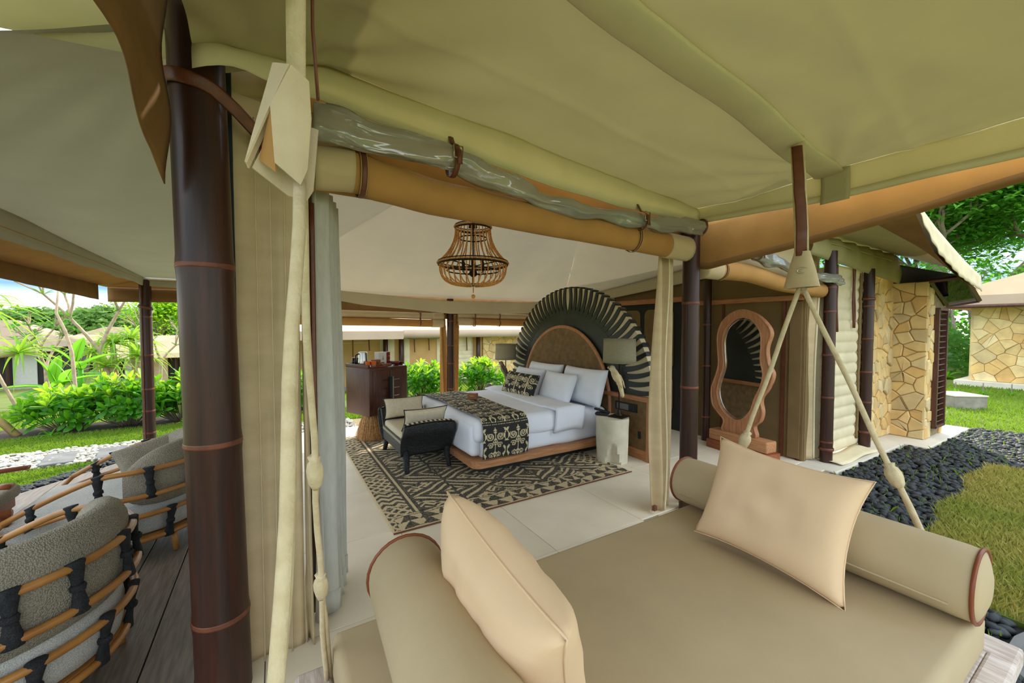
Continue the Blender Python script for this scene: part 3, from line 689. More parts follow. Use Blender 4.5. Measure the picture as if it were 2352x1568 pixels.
def rollpath(tab, y=2.2, n=40, dy=None):
    x0, x1 = tab[0][0], tab[-1][0]
    return [(x, y + (dy(x) if dy else 0), smooth_interp(x, [(p[0], p[1]) for p in tab])) for x in np.linspace(x0, x1, n)], [interp(x, [(p[0], p[2]) for p in tab]) for x in np.linspace(x0, x1, n)]
def roll(name, label, tab, m, y=2.2, end=None, straps=(), wr=0, group=None, inner=False):
    t = thing(name, label, 'blind', ((tab[0][0] + tab[-1][0]) / 2, y, tab[0][1]), 0, group)
    P, Rr = rollpath(tab, y)
    bm = tube(nb(), P, Rr, 32 if wr else 16, True, (1, .85), up=(0, 0, 1))
    if wr:
        bmesh.ops.subdivide_edges(bm, edges=[e for e in bm.edges if abs((e.verts[0].co - e.verts[1].co).x) > .02], cuts=2)
        for v in bm.verts:
            q = (wob(v.co.x * 4, v.co.z * 11, v.co.y * 11) + .5 * wob(v.co.x * 2.5 + v.co.z * 20, v.co.z * 34, v.co.y * 34)) * wr; v.co.z += q; v.co.y += (wob(v.co.x * 5, v.co.z * 9, 4) + .5 * wob(v.co.x * 3, v.co.z * 40, v.co.y * 40)) * wr
    obj('roll', bm, m, t, True)
    if end:
        for a, b, mm_ in end:
            xs_ = np.linspace(a, b, 8); obj('end_band', tube(nb(), [(x, y, smooth_interp(x, [(p[0], p[1]) for p in tab])) for x in xs_], [interp(x, [(p[0], p[2]) for p in tab]) + .006 for x in xs_], 16, True, (1, .85), up=(0, 0, 1)), mm_, t, True)
    return t
def strap(t, x, y, z, r_, buckle=True, w=.018, top=.12):
    P = [(x, y + (r_ + .008) * .88 * math.cos(a), z + (r_ + .008) * math.sin(a)) for a in [k * PI / 10 + PI * .5 for k in range(0, 19)]]
    P = [(x, y + .06, z + r_ + top)] + P[:18]
    s = obj('strap', tube(nb(), P, w, 6, True, (.14, 1), up=(0, 0, 1)), 'leather', t, True)
    if buckle:
        q = [(x + .026 * a, y - (r_ + .012) * .85, z + .02 + .032 * b) for a, b in ((-1, -1), (1, -1), (1, 1), (-1, 1), (-1, -1))]
        obj('buckle', tube(nb(), q, .0045, 6), 'brass', s, True)
        obj('tongue', tube(nb(), [(x, y - r_ - .006, z + .03), (x + .004, y - r_ - .014, z - .05)], .016, 6, True, (.2, 1), up=(0, -1, 0)), 'leather', s, True)
    else:
        for dx in (-w * .72, w * .72): obj('stitching', tube(nb(), [(x + dx, p[1] - .003, p[2]) for p in P[3:16]], .0016, 4), 'stitch', s)
    return s
t = roll('rolled_blind', 'tan canvas blind rolled up over the bedroom opening', [(.20, 2.44, .10), (.36, 2.46, .105), (.5, 2.43, .105), (.83, 2.395, .10), (1.81, 2.365, .095), (3.08, 2.335, .10)], 'tan', 2.21, [(.19, .37, 'khaki'), (2.82, 3.10, 'khaki')])
strap(t, .41, 2.21, 2.445, .105, False, .022, .16); strap(t, 2.43, 2.21, 2.352, .10, False, .014)
t = roll('vinyl_blind', 'clear vinyl sheet rolled and draped over the tan bedroom blind', [(.18, 2.615, .075), (.6, 2.60, .075), (.83, 2.595, .07), (1.0, 2.575, .072), (1.15, 2.55, .07), (1.5, 2.47, .05), (1.81, 2.455, .052), (2.3, 2.465, .05), (2.6, 2.47, .055), (3.17, 2.515, .062)], 'vinyl', 2.12, None, (), .03)
strap(t, .885, 2.12, 2.59, .082, True); strap(t, 2.42, 2.12, 2.465, .062, True, .014)
obj('end_ring', tube(nb(), [(3.17, 2.12 + .055 * math.cos(a), 2.515 + .064 * math.sin(a)) for a in [2 * PI * k / 20 for k in range(20)]], .008, 6, closed=True), 'leather', t, True)
t = roll('rolled_blind', 'tan canvas blind rolled up over the dressing room opening', [(3.36, 2.19, .085), (4.02, 2.20, .09), (4.88, 2.125, .085), (5.7, 2.10, .085)], 'tan', 2.22, [(3.34, 3.58, 'khaki')])
strap(t, 3.62, 2.22, 2.19, .085, False, .012)
t = roll('vinyl_blind', 'clear vinyl sheet rolled over the dressing room blind', [(3.7, 2.42, .03), (4.0, 2.38, .06), (4.3, 2.335, .065), (4.6, 2.29, .05), (5.2, 2.245, .05), (5.95, 2.225, .05)], 'vinyl', 2.12, None, (), .03)
strap(t, 4.05, 2.12, 2.37, .06, True, .012)

def flap(name, x0, x1, y, z1, amp, m='khaki', lab=None, f=3):
    return obj(name, sheet(nb(), lambda u, v: (lerp(x0, x1, u) + .02 * math.sin(v * 5 + x0), y + amp * math.sin(u * PI * f + v * 4), lerp(0.01, z1, v)), 16, 40, .006), m, None, True)
t = thing('door_flap', 'tied back canvas door flap beside the right porch post', 'flap', (3.0, 2.36, 0))
o = flap('flap', 2.88, 3.1, 2.36, 2.42, .035); o.parent = t; o.location = (-3.0, -2.36, 0)
obj('hem_piping', tube(nb(), [(2.985 + .02 * math.sin(k * .22), 2.31, k * .06 + .02) for k in range(40)], .008, 5), 'quilt', t, True)
obj('tie', b2((2.86, 2.32, .03), (2.9, 2.35, .075), .006), 'leather', t)
t = thing('door_flap', 'narrow canvas flap on the far side of the right porch post', 'flap', (3.33, 2.34, 0))
o = flap('flap', 3.29, 3.37, 2.34, 2.4, .012); o.parent = t; o.location = (-3.33, -2.34, 0)
t = thing('door_flap', 'curled canvas door flap beside the dressing room corner post', 'flap', (5.72, 2.34, 0))
obj('flap', sheet(nb(), lambda u, v: (lerp(5.66, 5.74, u) + .03 * math.sin(v * 6), 2.33 - .05 * u + .02 * math.sin(v * 5), lerp(.02, 2.2, v)), 8, 40, .008), 'khaki', t, True)
obj('hem_piping', tube(nb(), [(5.745 + .03 * math.sin(k / 39 * 6), 2.275 + .02 * math.sin(k / 39 * 5), .03 + k * .055) for k in range(40)], .012, 6), 'quilt', t, True)

# quilted canvas panel and stone walls to the right
wq = struct(obj('wall_quilted', sheet(nb(), ribbed(5.86, 7.04, .02, 2.46, 2.27, 17, .02), 20, 136, .01), 'quilt', smooth=True), 'quilted pale canvas wall panel between two dark posts')
for x, l, in ((6.12, .85), (6.62, .80)):
    for dx in ((0,) if x < 6.3 else (0, .035)):
        obj('cord', tube(nb(), [(x + dx + .012 * math.sin(k * .8 + dx * 50) + .004 * k, 2.22, 2.45 - l * k / 10) for k in range(11)], .011, 6, True, (.5, 1.3)), 'leather', wq, True)
obj('edge_piping', tube(nb(), [(6.93 + .01 * math.sin(k), 2.24, 2.4 - k * .06) for k in range(39)], .016, 6), 'khaki_dark', wq, True)
ws = struct(obj('wall_stone', b2((7.22, 2.28, 0), (8.3, 2.6, 2.42)), 'mortar'), 'honey coloured rubble stone wall with pier')
stones(ws, (7.22, 2.28, 0), (1, 0, 0), (0, 0, 1), (0, -1, 0), 1.0, 2.42, 90, 3, .045, .7)
obj('pier', b2((8.22, 1.88, 0), (9.05, 2.5, 2.32)), 'mortar', ws)
stones(ws, (8.22, 2.28, 0), (0, -1, 0), (0, 0, 1), (-1, 0, 0), .42, 2.33, 40, 5, .035)
stones(ws, (8.2, 1.88, 0), (1, 0, 0), (0, 0, 1), (0, -1, 0), .27, 2.25, 26, 8, .035)
stones(ws, (8.93, 1.88, 0), (1, 0, 0), (0, 0, 1), (0, -1, 0), .12, 1.9, 14, 9, .03)
sh = thing('louvre_shutter', 'tall dark louvred shutter set in the stone pier', 'shutter', (8.7, 1.85, .16))
for lo, hi in (((8.46, 1.80, .14), (8.50, 1.87, 1.95)), ((8.89, 1.80, .14), (8.93, 1.87, 1.95)), ((8.46, 1.80, 1.91), (8.93, 1.87, 1.95)), ((8.46, 1.80, .14), (8.93, 1.87, .18))): obj('frame', b2(lo, hi, .004), 'walnut', sh)
for k in range(20):
    obj('slat', bx((8.695, 1.835, .22 + k * .086), (.40, .055, .010), Matrix.Rotation(math.radians(-38), 3, 'X')), 'steel' if k == 99 else 'walnut', sh)
# eave of the right hand roof: curved white valance, soffit, netting, glass awning
VT = [(4.4, 3.22), (5.0, 3.12), (5.6, 2.95), (6.3, 2.76), (6.84, 2.64), (7.5, 2.5), (8.35, 2.36)]; VB = [(4.4, 3.15), (5.0, 3.02), (5.6, 2.86), (5.75, 2.78), (6.0, 2.64), (6.37, 2.48), (7.25, 2.28), (8.35, 2.15)]
ev = struct(obj('eave_valance', sheet(nb(), lambda u, v: (lerp(4.4, 8.35, u), 1.40 - .02 * v + .006 * math.sin(u * 90) * v, lerp(interp(lerp(4.4, 8.35, u), VT), interp(lerp(4.4, 8.35, u), VB), v)), 80, 5, .006), 'quilt', smooth=True), 'curved pale valance of the roof eave above the stone wall')
obj('soffit_band', sheet(nb(), lambda u, v: (lerp(4.4, 8.35, u), lerp(1.41, 1.68, v), lerp(interp(lerp(4.4, 8.35, u), VB) + .01, 2.84 - .07 * (lerp(4.4, 8.35, u) - 4.4), v)), 60, 6), 'tan_dark', ev, True)
obj('soffit', sheet(nb(), lambda u, v: (lerp(3.4, 8.3, u), lerp(1.66, 2.28, v), lerp(2.85 - .07 * (lerp(3.4, 8.3, u) - 4.4), 2.80 - .02 * u, v)), 40, 6), 'canvas', ev, True)
obj('ridge_cap', tube(nb(), [(x, 1.41, interp(x, VT)) for x in np.linspace(4.4, 8.4, 24)], .014, 6), 'tan_dark', ev, True)
obj('roof_skin', sheet(nb(), lambda u, v: (lerp(4.4, 8.35, u), lerp(1.40, 4.6, v), lerp(interp(lerp(4.4, 8.35, u), VT) + .01, 3.9, v)), 30, 6), 'quilt', ev, True)
obj('top_valance', sheet(nb(), lambda u, v: (lerp(5.3, 8.2, u), 2.22 - .05 * math.sin(v * PI) - .03 * v + .02 * math.sin(u * 40) * (1 - v), lerp(2.76, lerp(2.5, 2.32, u), v)), 60, 6, .004), 'canvas', ev, True)
obj('top_cord', tube(nb(), [(x, 2.16 + .01 * math.sin(x * 9), 2.68 - .02 * (x - 5.3)) for x in np.linspace(5.3, 8.15, 30)], .010, 6), 'canvas', ev, True)
gft = thing('ground_flap', 'pale canvas hem of the quilted wall folded flat on the plinth', 'flap', (6.4, 2.13, 0))
obj('ground_flap', sheet(nb(), lambda u, v: (lerp(5.8, 7.0, u), lerp(2.26, 2.0, v), .012 + .012 * math.sin(u * 9 + v * 3)), 20, 4, .006), 'quilt', gft, True)
obj('netting', sheet(nb(), lambda u, v: (lerp(8.14, 8.95, v), lerp(2.5, 1.5, u), lerp(2.72 - .36 * u, 2.34, v)), 16, 8), 'mesh_dark', ev, True)
aw = thing('glass_awning', 'small metal framed glass awning on top of the stone pier', 'awning', (8.6, 1.7, 2.2))
P = [Vector((8.2, 1.86, 2.33)), Vector((8.22, 1.52, 2.36)), Vector((9.05, 1.52, 2.06)), Vector((9.08, 1.86, 2.0))]
for a, b in zip(P, P[1:] + P[:1]): obj('frame_bar', tube(nb(), [a, b], .03, 4, True, (1, 1), up=(0, 0, 1)), 'walnut', aw)
obj('pane', sheet(nb(), lambda u, v: P[0].lerp(P[3], u).lerp(P[1].lerp(P[2], u), v), 4, 2, .008), 'glass', aw)
# ------------------------------------------------------------------ bamboo posts
def post(label, x, y, z0, z1, r_, nodes, lean=(0, 0), extra=None, cat='post', name='bamboo_post'):
    t = thing(name, label, cat, (x, y, z0)); n = 14
    zs = sorted([z0, z1] + [v + d for v in nodes for d in (-.05, -.012, .012, .05)]); zs = [v for v in zs if z0 <= v <= z1]
    bm = nb(); rings = []
    P = [(x + lean[0] * (v - z0) / (z1 - z0), y + lean[1] * (v - z0) / (z1 - z0), v) for v in zs]
    R_ = [r_ * (1 + (.03 if any(abs(v - q) < .02 for q in nodes) else 0)) * (1.03 - .06 * (v - z0) / (z1 - z0)) for v in zs]
    obj('culm', tube(bm, P, R_, 24, True, (1, 1), up=(1, 0, 0)), 'bamboo', t, 'auto')
    for q in nodes:
        px = x + lean[0] * (q - z0) / (z1 - z0); py = y + lean[1] * (q - z0) / (z1 - z0); rr_ = r_ * (1.03 - .06 * (q - z0) / (z1 - z0))
        prof = [(rr_ * .9, -.014), (rr_ * 1.03, -.012), (rr_ * 1.055, -.004), (rr_ * 1.03, .002), (rr_ * 1.05, .007), (rr_ * 1.02, .013), (rr_ * .9, .014)]
        obj('node_ring', lathe(nb(), prof, (px, py, q), 24), 'node', t, True)
    return t
big = post('thick dark bamboo post at the near left corner of the porch', -.215, 2.19, 0, 3.18, .103, (.36, 1.145, 1.915), (-.05, 0))
obj('leather_strap', tube(nb(), [(-.262 + .113 * math.cos(a), 2.19 + .113 * math.sin(a), 2.70 - .06 * (a - PI * .8) / PI) for a in np.linspace(PI * .8, PI * 1.72, 14)] + [(-.12, 2.14, 2.60), (-.05, 2.2, 2.55), (.005, 2.245, 2.50)], .028, 8, True, (.16, 1), up=(-1, 0, 0)), 'leather', big, True)
obj('strap_tab', prism(nb(), [(-.04, -.05), (-.025, -.065), (.025, -.065), (.04, -.05), (.04, .05), (.025, .065), (-.025, .065), (-.04, .05)], (-.0, 2.255, 2.51), (1, 0, 0), (0, 0, 1), (0, -1, 0), .008, .003), 'leather', big)
post('dark bamboo post at the right corner of the bedroom opening', 3.21, 2.24, 0, 2.62, .0735, (.42, 1.12, 1.87))
p2 = post('dark bamboo post at the outer corner of the dressing room', 5.84, 2.18, 0, 2.58, .064, (.25, .8, 1.32, 1.85, 2.14))
p3 = post('dark bamboo post between quilted wall and stone wall', 7.08, 2.2, 0, 2.46, .066, (.2, .62, 1.04, 1.5, 1.95))
for pp, x, y in ((p2, 5.84, 2.18), (p3, 7.08, 2.2)):
    for z in (.16, 2.22) if pp is p2 else (.2, 2.05):
        obj('tie', tube(nb(), [(x + .072 * math.cos(a), y + .072 * math.sin(a), z) for a in np.linspace(0, 2 * PI, 17)[:-1]] , .012, 6, closed=True, flat=(1.6, .5), up=(0, 0, 1)), 'leather', pp, True)
pv = post('slim dark bamboo post of the veranda standing by the white path', -1.47, 7.2, -.05, 2.3, .066, (.22, .52, .82, 1.28, 1.8))
obj('tie', tube(nb(), [(-1.47 + .075 * math.cos(a), 7.2 + .075 * math.sin(a), 1.93 - .02 * math.cos(a)) for a in np.linspace(0, 2 * PI, 17)[:-1]], .014, 6, closed=True, flat=(1.5, .5), up=(0, 0, 1)), 'leather', pv, True)
obj('cable', tube(nb(), [(-1.50, 7.132, z) for z in (2.25, 1.5, .8, .0)], .007, 5), 'node', pv)
post('dark bamboo post in the rear opening behind the bed', 2.89, 7.08, -.02, 2.2, .064, (.5, .98, 1.32, 1.78))
post('black bamboo post at the inner partition beside the mirror', 5.44, 3.52, 0, 2.35, .055, (.35, 1.1, 1.7))
post('black bamboo post half hidden behind the curled door flap', 5.62, 2.38, 0, 2.2, .045, (.4, 1.0, 1.5), (0, 0))

# rear opening: side flaps, rolled blinds, buckled straps
for x0, x1, lab in ((2.70, 2.83, 'brown gathered flap on the near side of the rear post'), (2.95, 3.06, 'brown gathered flap on the far side of the rear post')):
    t = thing('door_flap', lab, 'flap', ((x0 + x1) / 2, 7.1, 0))
    s = 1 if x0 > 2.9 else -1
    obj('flap', sheet(nb(), lambda u, v: (lerp(x0, x1, u) + s * .03 * (v ** 3) * u, 7.12 + .02 * math.sin(u * 9 + v * 3) + .006 * math.sin(v * 120), lerp(0, 1.9, v)), 8, 60, .006), 'tan', t, True)
for xa, xb, nm in ((.0, 2.74, 'between the cabinet and the rear post'), (3.03, 5.5, 'between the rear post and the headboard')):
    for z, r_, m, lab in ((1.885, .06, 'khaki', 'upper khaki'), (1.755, .068, 'tan', 'lower tan')):
        t = roll('rolled_blind', lab + ' blind rolled in the rear opening ' + nm, [(xa, z + .02, r_), ((xa + xb) / 2, z, r_ * .98), (xb, z - .02, r_)], m, 7.06, [(xb - .22, xb, 'khaki')] if xa < 1 else [(xa, xa + .3, 'khaki')])
        for x in (xa + .35, xa + .9, xb - .45): strap(t, x, 7.06, z, r_, False, .018, .05)
struct(obj('wall_rear', sheet(nb(), lambda u, v: (lerp(-.2, 5.55, u), 7.16, lerp(2.25, 1.82, v)), 30, 4, .006), 'tan_dark', smooth=True), 'brown canvas header above the rear opening')

# curtains gathered at the left of the opening
def curtain(name, lab, pts, m, z0, z1, folds, amp, hem=None):
    pts = [Vector(p).to_3d() for p in pts]; a, b = pts; d = (b - a).normalized(); nrm = Vector((-d.y, d.x, 0))
    t = thing(name, lab, 'curtain', (a.x, a.y, z0))
    def f(u, v):
        p = a.lerp(b, u); k = amp * (.6 + .4 * (1 - v)) * math.sin(u * folds * 2 * PI + .5 * math.sin(v * 2)) + .01 * wob(u * 4, v * 3, 2)
        q = p + nrm * k + d * (.03 * math.sin(v * 3 + u * 6) * (1 - v)); return (q.x, q.y, lerp(z0, z1, v))
    obj('drape', sheet(nb(), f, folds * 12, 24, .006), m, t, True)
    obj('hem', sheet(nb(), lambda u, v: (f(u, 0)[0] - nrm.x * .004, f(u, 0)[1] - nrm.y * .004, z0 + .12 * v + .003), folds * 12, 1, .004), m, t, True)
    return t
curtain('linen_curtain', 'pale grey linen curtain gathered at the bedroom entrance', ((.225, 2.36), (.36, 2.86)), 'linen', .02, 2.42, 4, .058)
curtain('lining_curtain', 'taupe lining curtain behind the pale linen curtain', ((.15, 2.42), (.27, 2.62)), 'taupe', .02, 2.42, 2, .03)

# ------------------------------------------------------------------ hanging daybed
db = thing('hanging_daybed', 'khaki cushioned daybed with limewashed frame hanging from ropes', 'daybed', (1.33, .98, .1))
bm = b2((.17, .36, .33), (2.47, 1.62, .50), .035, 4); obj('mattress', bm, 'day_fabric', db, 'auto')
obj('piping', tube(nb(), [(x, y, .487) for x, y in ((.19, .375), (2.455, .375), (2.455, 1.605), (.19, 1.605))], .005, 6, closed=True), 'day_fabric', db, True)
for lo, hi in (((.05, .28, .26), (2.62, .36, .33)), ((.05, 1.62, .26), (2.62, 1.68, .33)), ((.05, .28, .26), (.17, 1.68, .335)), ((2.48, .28, .26), (2.62, 1.68, .335))): obj('frame_rail', b2(lo, hi, .012), 'limewash', db)
for k in range(6): obj('slat', b2((.1, .36 + k * .21, .29), (2.55, .50 + k * .21, .325), .004), 'limewash', db)
obj('lower_rail', b2((2.50, .31, .16), (2.60, 1.65, .24), .012), 'limewash', db); obj('lower_rail', b2((.06, .31, .16), (.16, 1.65, .24), .012), 'limewash', db)
for x in (.10, 2.55):
    for y in (.36, 1.6): obj('post', b2((x - .03, y - .03, .0 if False else .1), (x + .03, y + .03, .30), .006), 'limewash', db)
def bolster(lab, x, y0, y1, z, r_, rz=0):
    t = thing('bolster', lab, 'bolster', (x, (y0 + y1) / 2, .5), rz); L = y1 - y0
    n = 28; ys = [-L / 2, -L / 2 + .004, -L / 2 + .02, -L / 2 + .05] + list(np.linspace(-L / 2 + .1, L / 2 - .1, 12)) + [L / 2 - .05, L / 2 - .02, L / 2 - .004, L / 2]
    def prof(a, rr): return (rr * math.cos(a) * 1.0, (z - .5) + max(rr * math.sin(a) * (1.0 if math.sin(a) > 0 else .97), -r_ * .965))
    bm = nb(); rings = []
    for y in ys:
        e = min(1, .965 + .035 * min(1, (L / 2 - abs(y)) / .05))
        rings.append([bm.verts.new((prof(2 * PI * k / n, r_ * e)[0], y, prof(2 * PI * k / n, r_ * e)[1])) for k in range(n)])
    for a, b in zip(rings, rings[1:]):
        for k in range(n): bm.faces.new((a[k], a[(k + 1) % n], b[(k + 1) % n], b[k]))
    for rg, s in ((rings[0], -1), (rings[-1], 1)):   # bulging end cap
        prev = rg
        for q in (.75, .45, .15):
            cur = [bm.verts.new((v.co.x * q, s * (L / 2 + .03 * (1 - q * q)), (z - .5) + (v.co.z - (z - .5)) * q)) for v in rg]
            for k in range(n): bm.faces.new((prev[k], prev[(k + 1) % n], cur[(k + 1) % n], cur[k]))
            prev = cur
        bm.faces.new(prev)
    obj('cover', bm, 'day_fabric', t, True, world=False)
    for s in (-1, 1): obj('piping', tube(nb(), [(prof(2 * PI * k / n, r_ * .985)[0], s * L / 2, prof(2 * PI * k / n, r_ * .985)[1]) for k in range(n)], .0075, 6, closed=True), 'piping', t, True, world=False)
    sx = -1 if x > 1 else 1
    obj('seam', tube(nb(), [(sx * r_ * .93, y, (z - .5) - r_ * .38) for y in (-L / 2 + .06, L / 2 - .06)], .004, 5), 'day_fabric', t, True, world=False)
    return t
bolster('khaki bolster with brown piping under the square peach cushion', 2.345, .36, 1.66, .643, .145)
bolster('khaki bolster beside the upright peach cushion at the rope end', .42, .3, 1.60, .65, .152, math.radians(-3))
def cushion(name, lab, cat, c, ax, ay, w, h, t_, m, group=None, pinch=.08, wr=.008, n=22, pip=None, seed=1, root=None):
    t = thing(name, lab, cat, root or c, 0, group)
    bm = place(pillow(nb(), w, h, t_, pinch, n, wr, seed), c, ax, ay); o = obj('cover', bm, m, t, True)
    if pip:
        ax_ = Vector(ax).normalized(); ay_ = Vector(ay); ay_ = (ay_ - ax_ * ay_.dot(ax_)).normalized()
        obj('piping', tube(nb(), [Vector(c) + ax_ * p[0] + ay_ * p[1] for p in seam(w, h, pinch)], pip[1], 6, closed=True), pip[0], t, True)
    return t
cushion('cushion', 'square peach cushion leaning on the bolster with brown piped end', 'cushion', (2.075, .985, .765), (.0, -1, -.05), (.36, 0, .93), .68, .54, .17, 'peach', 'peach cushions on the daybed', .12, .022, pip=('peach', .004), seed=3)
cushion('cushion', 'peach cushion standing on edge beside the rope side bolster', 'cushion', (.655, 1.12, .715), (.06, -1, -.20), (-.30, 0, .95), .68, .54, .25, 'peach', 'peach cushions on the daybed', .12, .03, pip=('peach', .004), seed=9)

# ------------------------------------------------------------------ swing ropes
def pouchmesh(c, top, bot, h, d=.03):
    """flared canvas sleeve: narrow top, wide mouth, along x-y diagonal"""
    prof = [(top, 0), (top * 1.05, -.05 * h), (lerp(top, bot, .5), -.5 * h), (bot, -h)]; bm = nb(); n = 16; rings = []
    for wv, z in prof:
        rings.append([bm.verts.new((c[0] + math.cos(a) * d * (1 + .6 * (wv > top * 1.2)), c[1] + math.sin(a) * wv, c[2] + z)) for a in [2 * PI * k / n for k in range(n)]])
    for a, b in zip(rings, rings[1:]):
        for k in range(n): bm.faces.new((a[k], a[(k + 1) % n], b[(k + 1) % n], b[k]))
    return bm
def knot(t, p, d, r_=.03):
    d = Vector(d).normalized(); P = []
    bm = nb(); n = 18; prof = [(.55, -.055), (.95, -.04), (1.25, -.01), (1.3, .012), (1.0, .035), (.72, .042), (.95, .058)]
    u = d.orthogonal().normalized(); s = d.cross(u); rings = []
    for q, z in prof:
        rings.append([bm.verts.new(Vector(p) + d * z + (u * math.cos(2 * PI * k / n) + s * math.sin(2 * PI * k / n)) * r_ * q * (1 + .10 * math.cos(k * PI * 2 / 3) * (1 if abs(z) > .02 else .4))) for k in range(n)])
    for a, b in zip(rings, rings[1:]):
        for k in range(n): bm.faces.new((a[k], a[(k + 1) % n], b[(k + 1) % n], b[k]))
    bm.faces.new(rings[0]); bm.faces.new(rings[-1]); return obj('knot_cover', bm, 'rope', t, True)
def ropeset(lab, apex, ends, rts, knots):
    t = thing('daybed_rope', lab, 'rope', apex)
    for b, rt, kn in zip(ends, rts, knots):
        a = Vector(apex); b = Vector(b)
        P = [a.lerp(b, k / 16) + Vector((.003 * math.sin(k * 1.3), .003 * math.sin(k), 0)) for k in range(17)]
        obj('rope', tube(nb(), P, rt, 10), 'rope', t, True)
        off = Vector((rt * .75, rt * .45, 0))
        obj('sleeve_edge', tube(nb(), [p + off for p in P], [rt * .38 * (1 + .3 * math.sin(k * 2.1)) for k in range(17)], 5), 'rope', t, True)
        for f in kn:
            knot(t, a.lerp(b, f), a - b, rt * 2.0)
            q = a.lerp(b, f); e = b - q
            if f > .5: obj('rope', tube(nb(), [q + e.normalized() * .03, q + e * .3 + off * 1.6, b + off * 3], rt * .9, 8), 'rope', t, True)
    return t
rs = ropeset('pair of cotton covered ropes at the pebble side of the daybed', (2.55, 1.09, 1.90), ((2.55, .40, .30), (2.55, 1.58, .30)), (.0125, .0125), ((.60,), (.60,)))
obj('canvas_sleeve', tube(nb(), [(2.60, 1.15, 2.74), (2.585, 1.125, 2.45), (2.56, 1.10, 2.2), (2.55, 1.09, 2.02)], .036, 10, True, (1, .45), up=(0, 1, 0)), 'rope', rs, True)
obj('leather_strap', tube(nb(), [(2.565, 1.135, 2.68), (2.552, 1.115, 2.5), (2.535, 1.105, 2.42), (2.545, 1.10, 2.34), (2.528, 1.085, 2.2), (2.52, 1.08, 2.05)], .026, 8, True, (1, .16), up=(-.55, .83, 0)), 'leather', rs, True)
bm = pouchmesh((0, 0, 0), .045, .105, .20, .028); bmesh.ops.rotate(bm, verts=bm.verts, matrix=Matrix.Rotation(math.radians(-18), 3, 'Z')); bmesh.ops.translate(bm, verts=bm.verts, vec=(2.55, 1.09, 2.075))
obj('rope_hood', bm, 'pouch', rs, True)
obj('eyelet', tube(nb(), [(2.502 + .010 * math.cos(a), 1.062 + .024 * math.cos(a) * -1, 1.965 + .014 * math.sin(a)) for a in [2 * PI * k / 18 for k in range(18)]], .004, 6, closed=True), 'brass', rs, True)
ls = ropeset('pair of cotton covered ropes beside the big bamboo post', (.055, .975, 1.97), ((-.06, .32, .30), (.15, 1.61, .30)), (.0118, .0085), ((), (.44, .70)))
obj('canvas_sleeve', tube(nb(), [(.06, 1.0, 2.85), (.06, .99, 2.6), (.055, .985, 2.4), (.052, .98, 2.14)], [.030, .026, .022, .020], 10, True, (1, .55), up=(.86, -.5, 0)), 'rope', ls, True)
obj('leather_strap', tube(nb(), [(.088, .985, 2.85), (.088, .985, 2.5), (.086, .985, 2.3), (.094, .98, 2.15)], .012, 6, True, (.3, .8)), 'leather', ls, True)
# canvas hood with its front flaps spread open
bm = nb(); U = Vector((.857, -.515, 0)); W_ = Vector((.515, .857, 0))
def hood(pts): return [Vector((.055, .975, 0)) + U * p[0] + W_ * p[1] + Vector((0, 0, p[2])) for p in pts]
f1 = hood([(-.029, -.03, 2.19), (.010, -.045, 2.177), (-.024, -.055, 2.09), (-.082, -.045, 1.985), (-.084, -.035, 1.977), (-.043, -.015, 2.095)])
f2 = hood([(.010, -.045, 2.177), (.032, -.02, 2.16), (.033, -.015, 2.085), (.026, -.02, 1.98), (.017, -.03, 1.945), (-.020, -.055, 1.98), (-.024, -.06, 2.09)])
f3 = hood([(-.026, -.052, 2.085), (-.019, -.05, 1.982), (-.022, -.045, 1.965), (-.064, -.03, 1.996)])
f4 = hood([(-.082, -.03, 1.98), (-.043, .0, 2.10), (.033, .02, 2.08), (.02, .02, 1.95), (.008, .015, 1.927), (-.03, .01, 1.935)])
for f, in ((f1,), (f2,), (f4,)):
    b_ = nb(); fc = b_.faces.new([b_.verts.new(p) for p in f]); bmesh.ops.triangulate(b_, faces=b_.faces[:]); bmesh.ops.subdivide_edges(b_, edges=b_.edges[:], cuts=3, use_grid_fill=True); b_.normal_update(); bmesh.ops.solidify(b_, geom=b_.faces[:], thickness=.004)
    obj('rope_hood', b_, 'pouch', ls, 'auto')
b_ = nb(); b_.faces.new([b_.verts.new(p) for p in f3]); b_.normal_update(); bmesh.ops.solidify(b_, geom=b_.faces[:], thickness=.003); obj('hood_lining', b_, 'tan', ls)
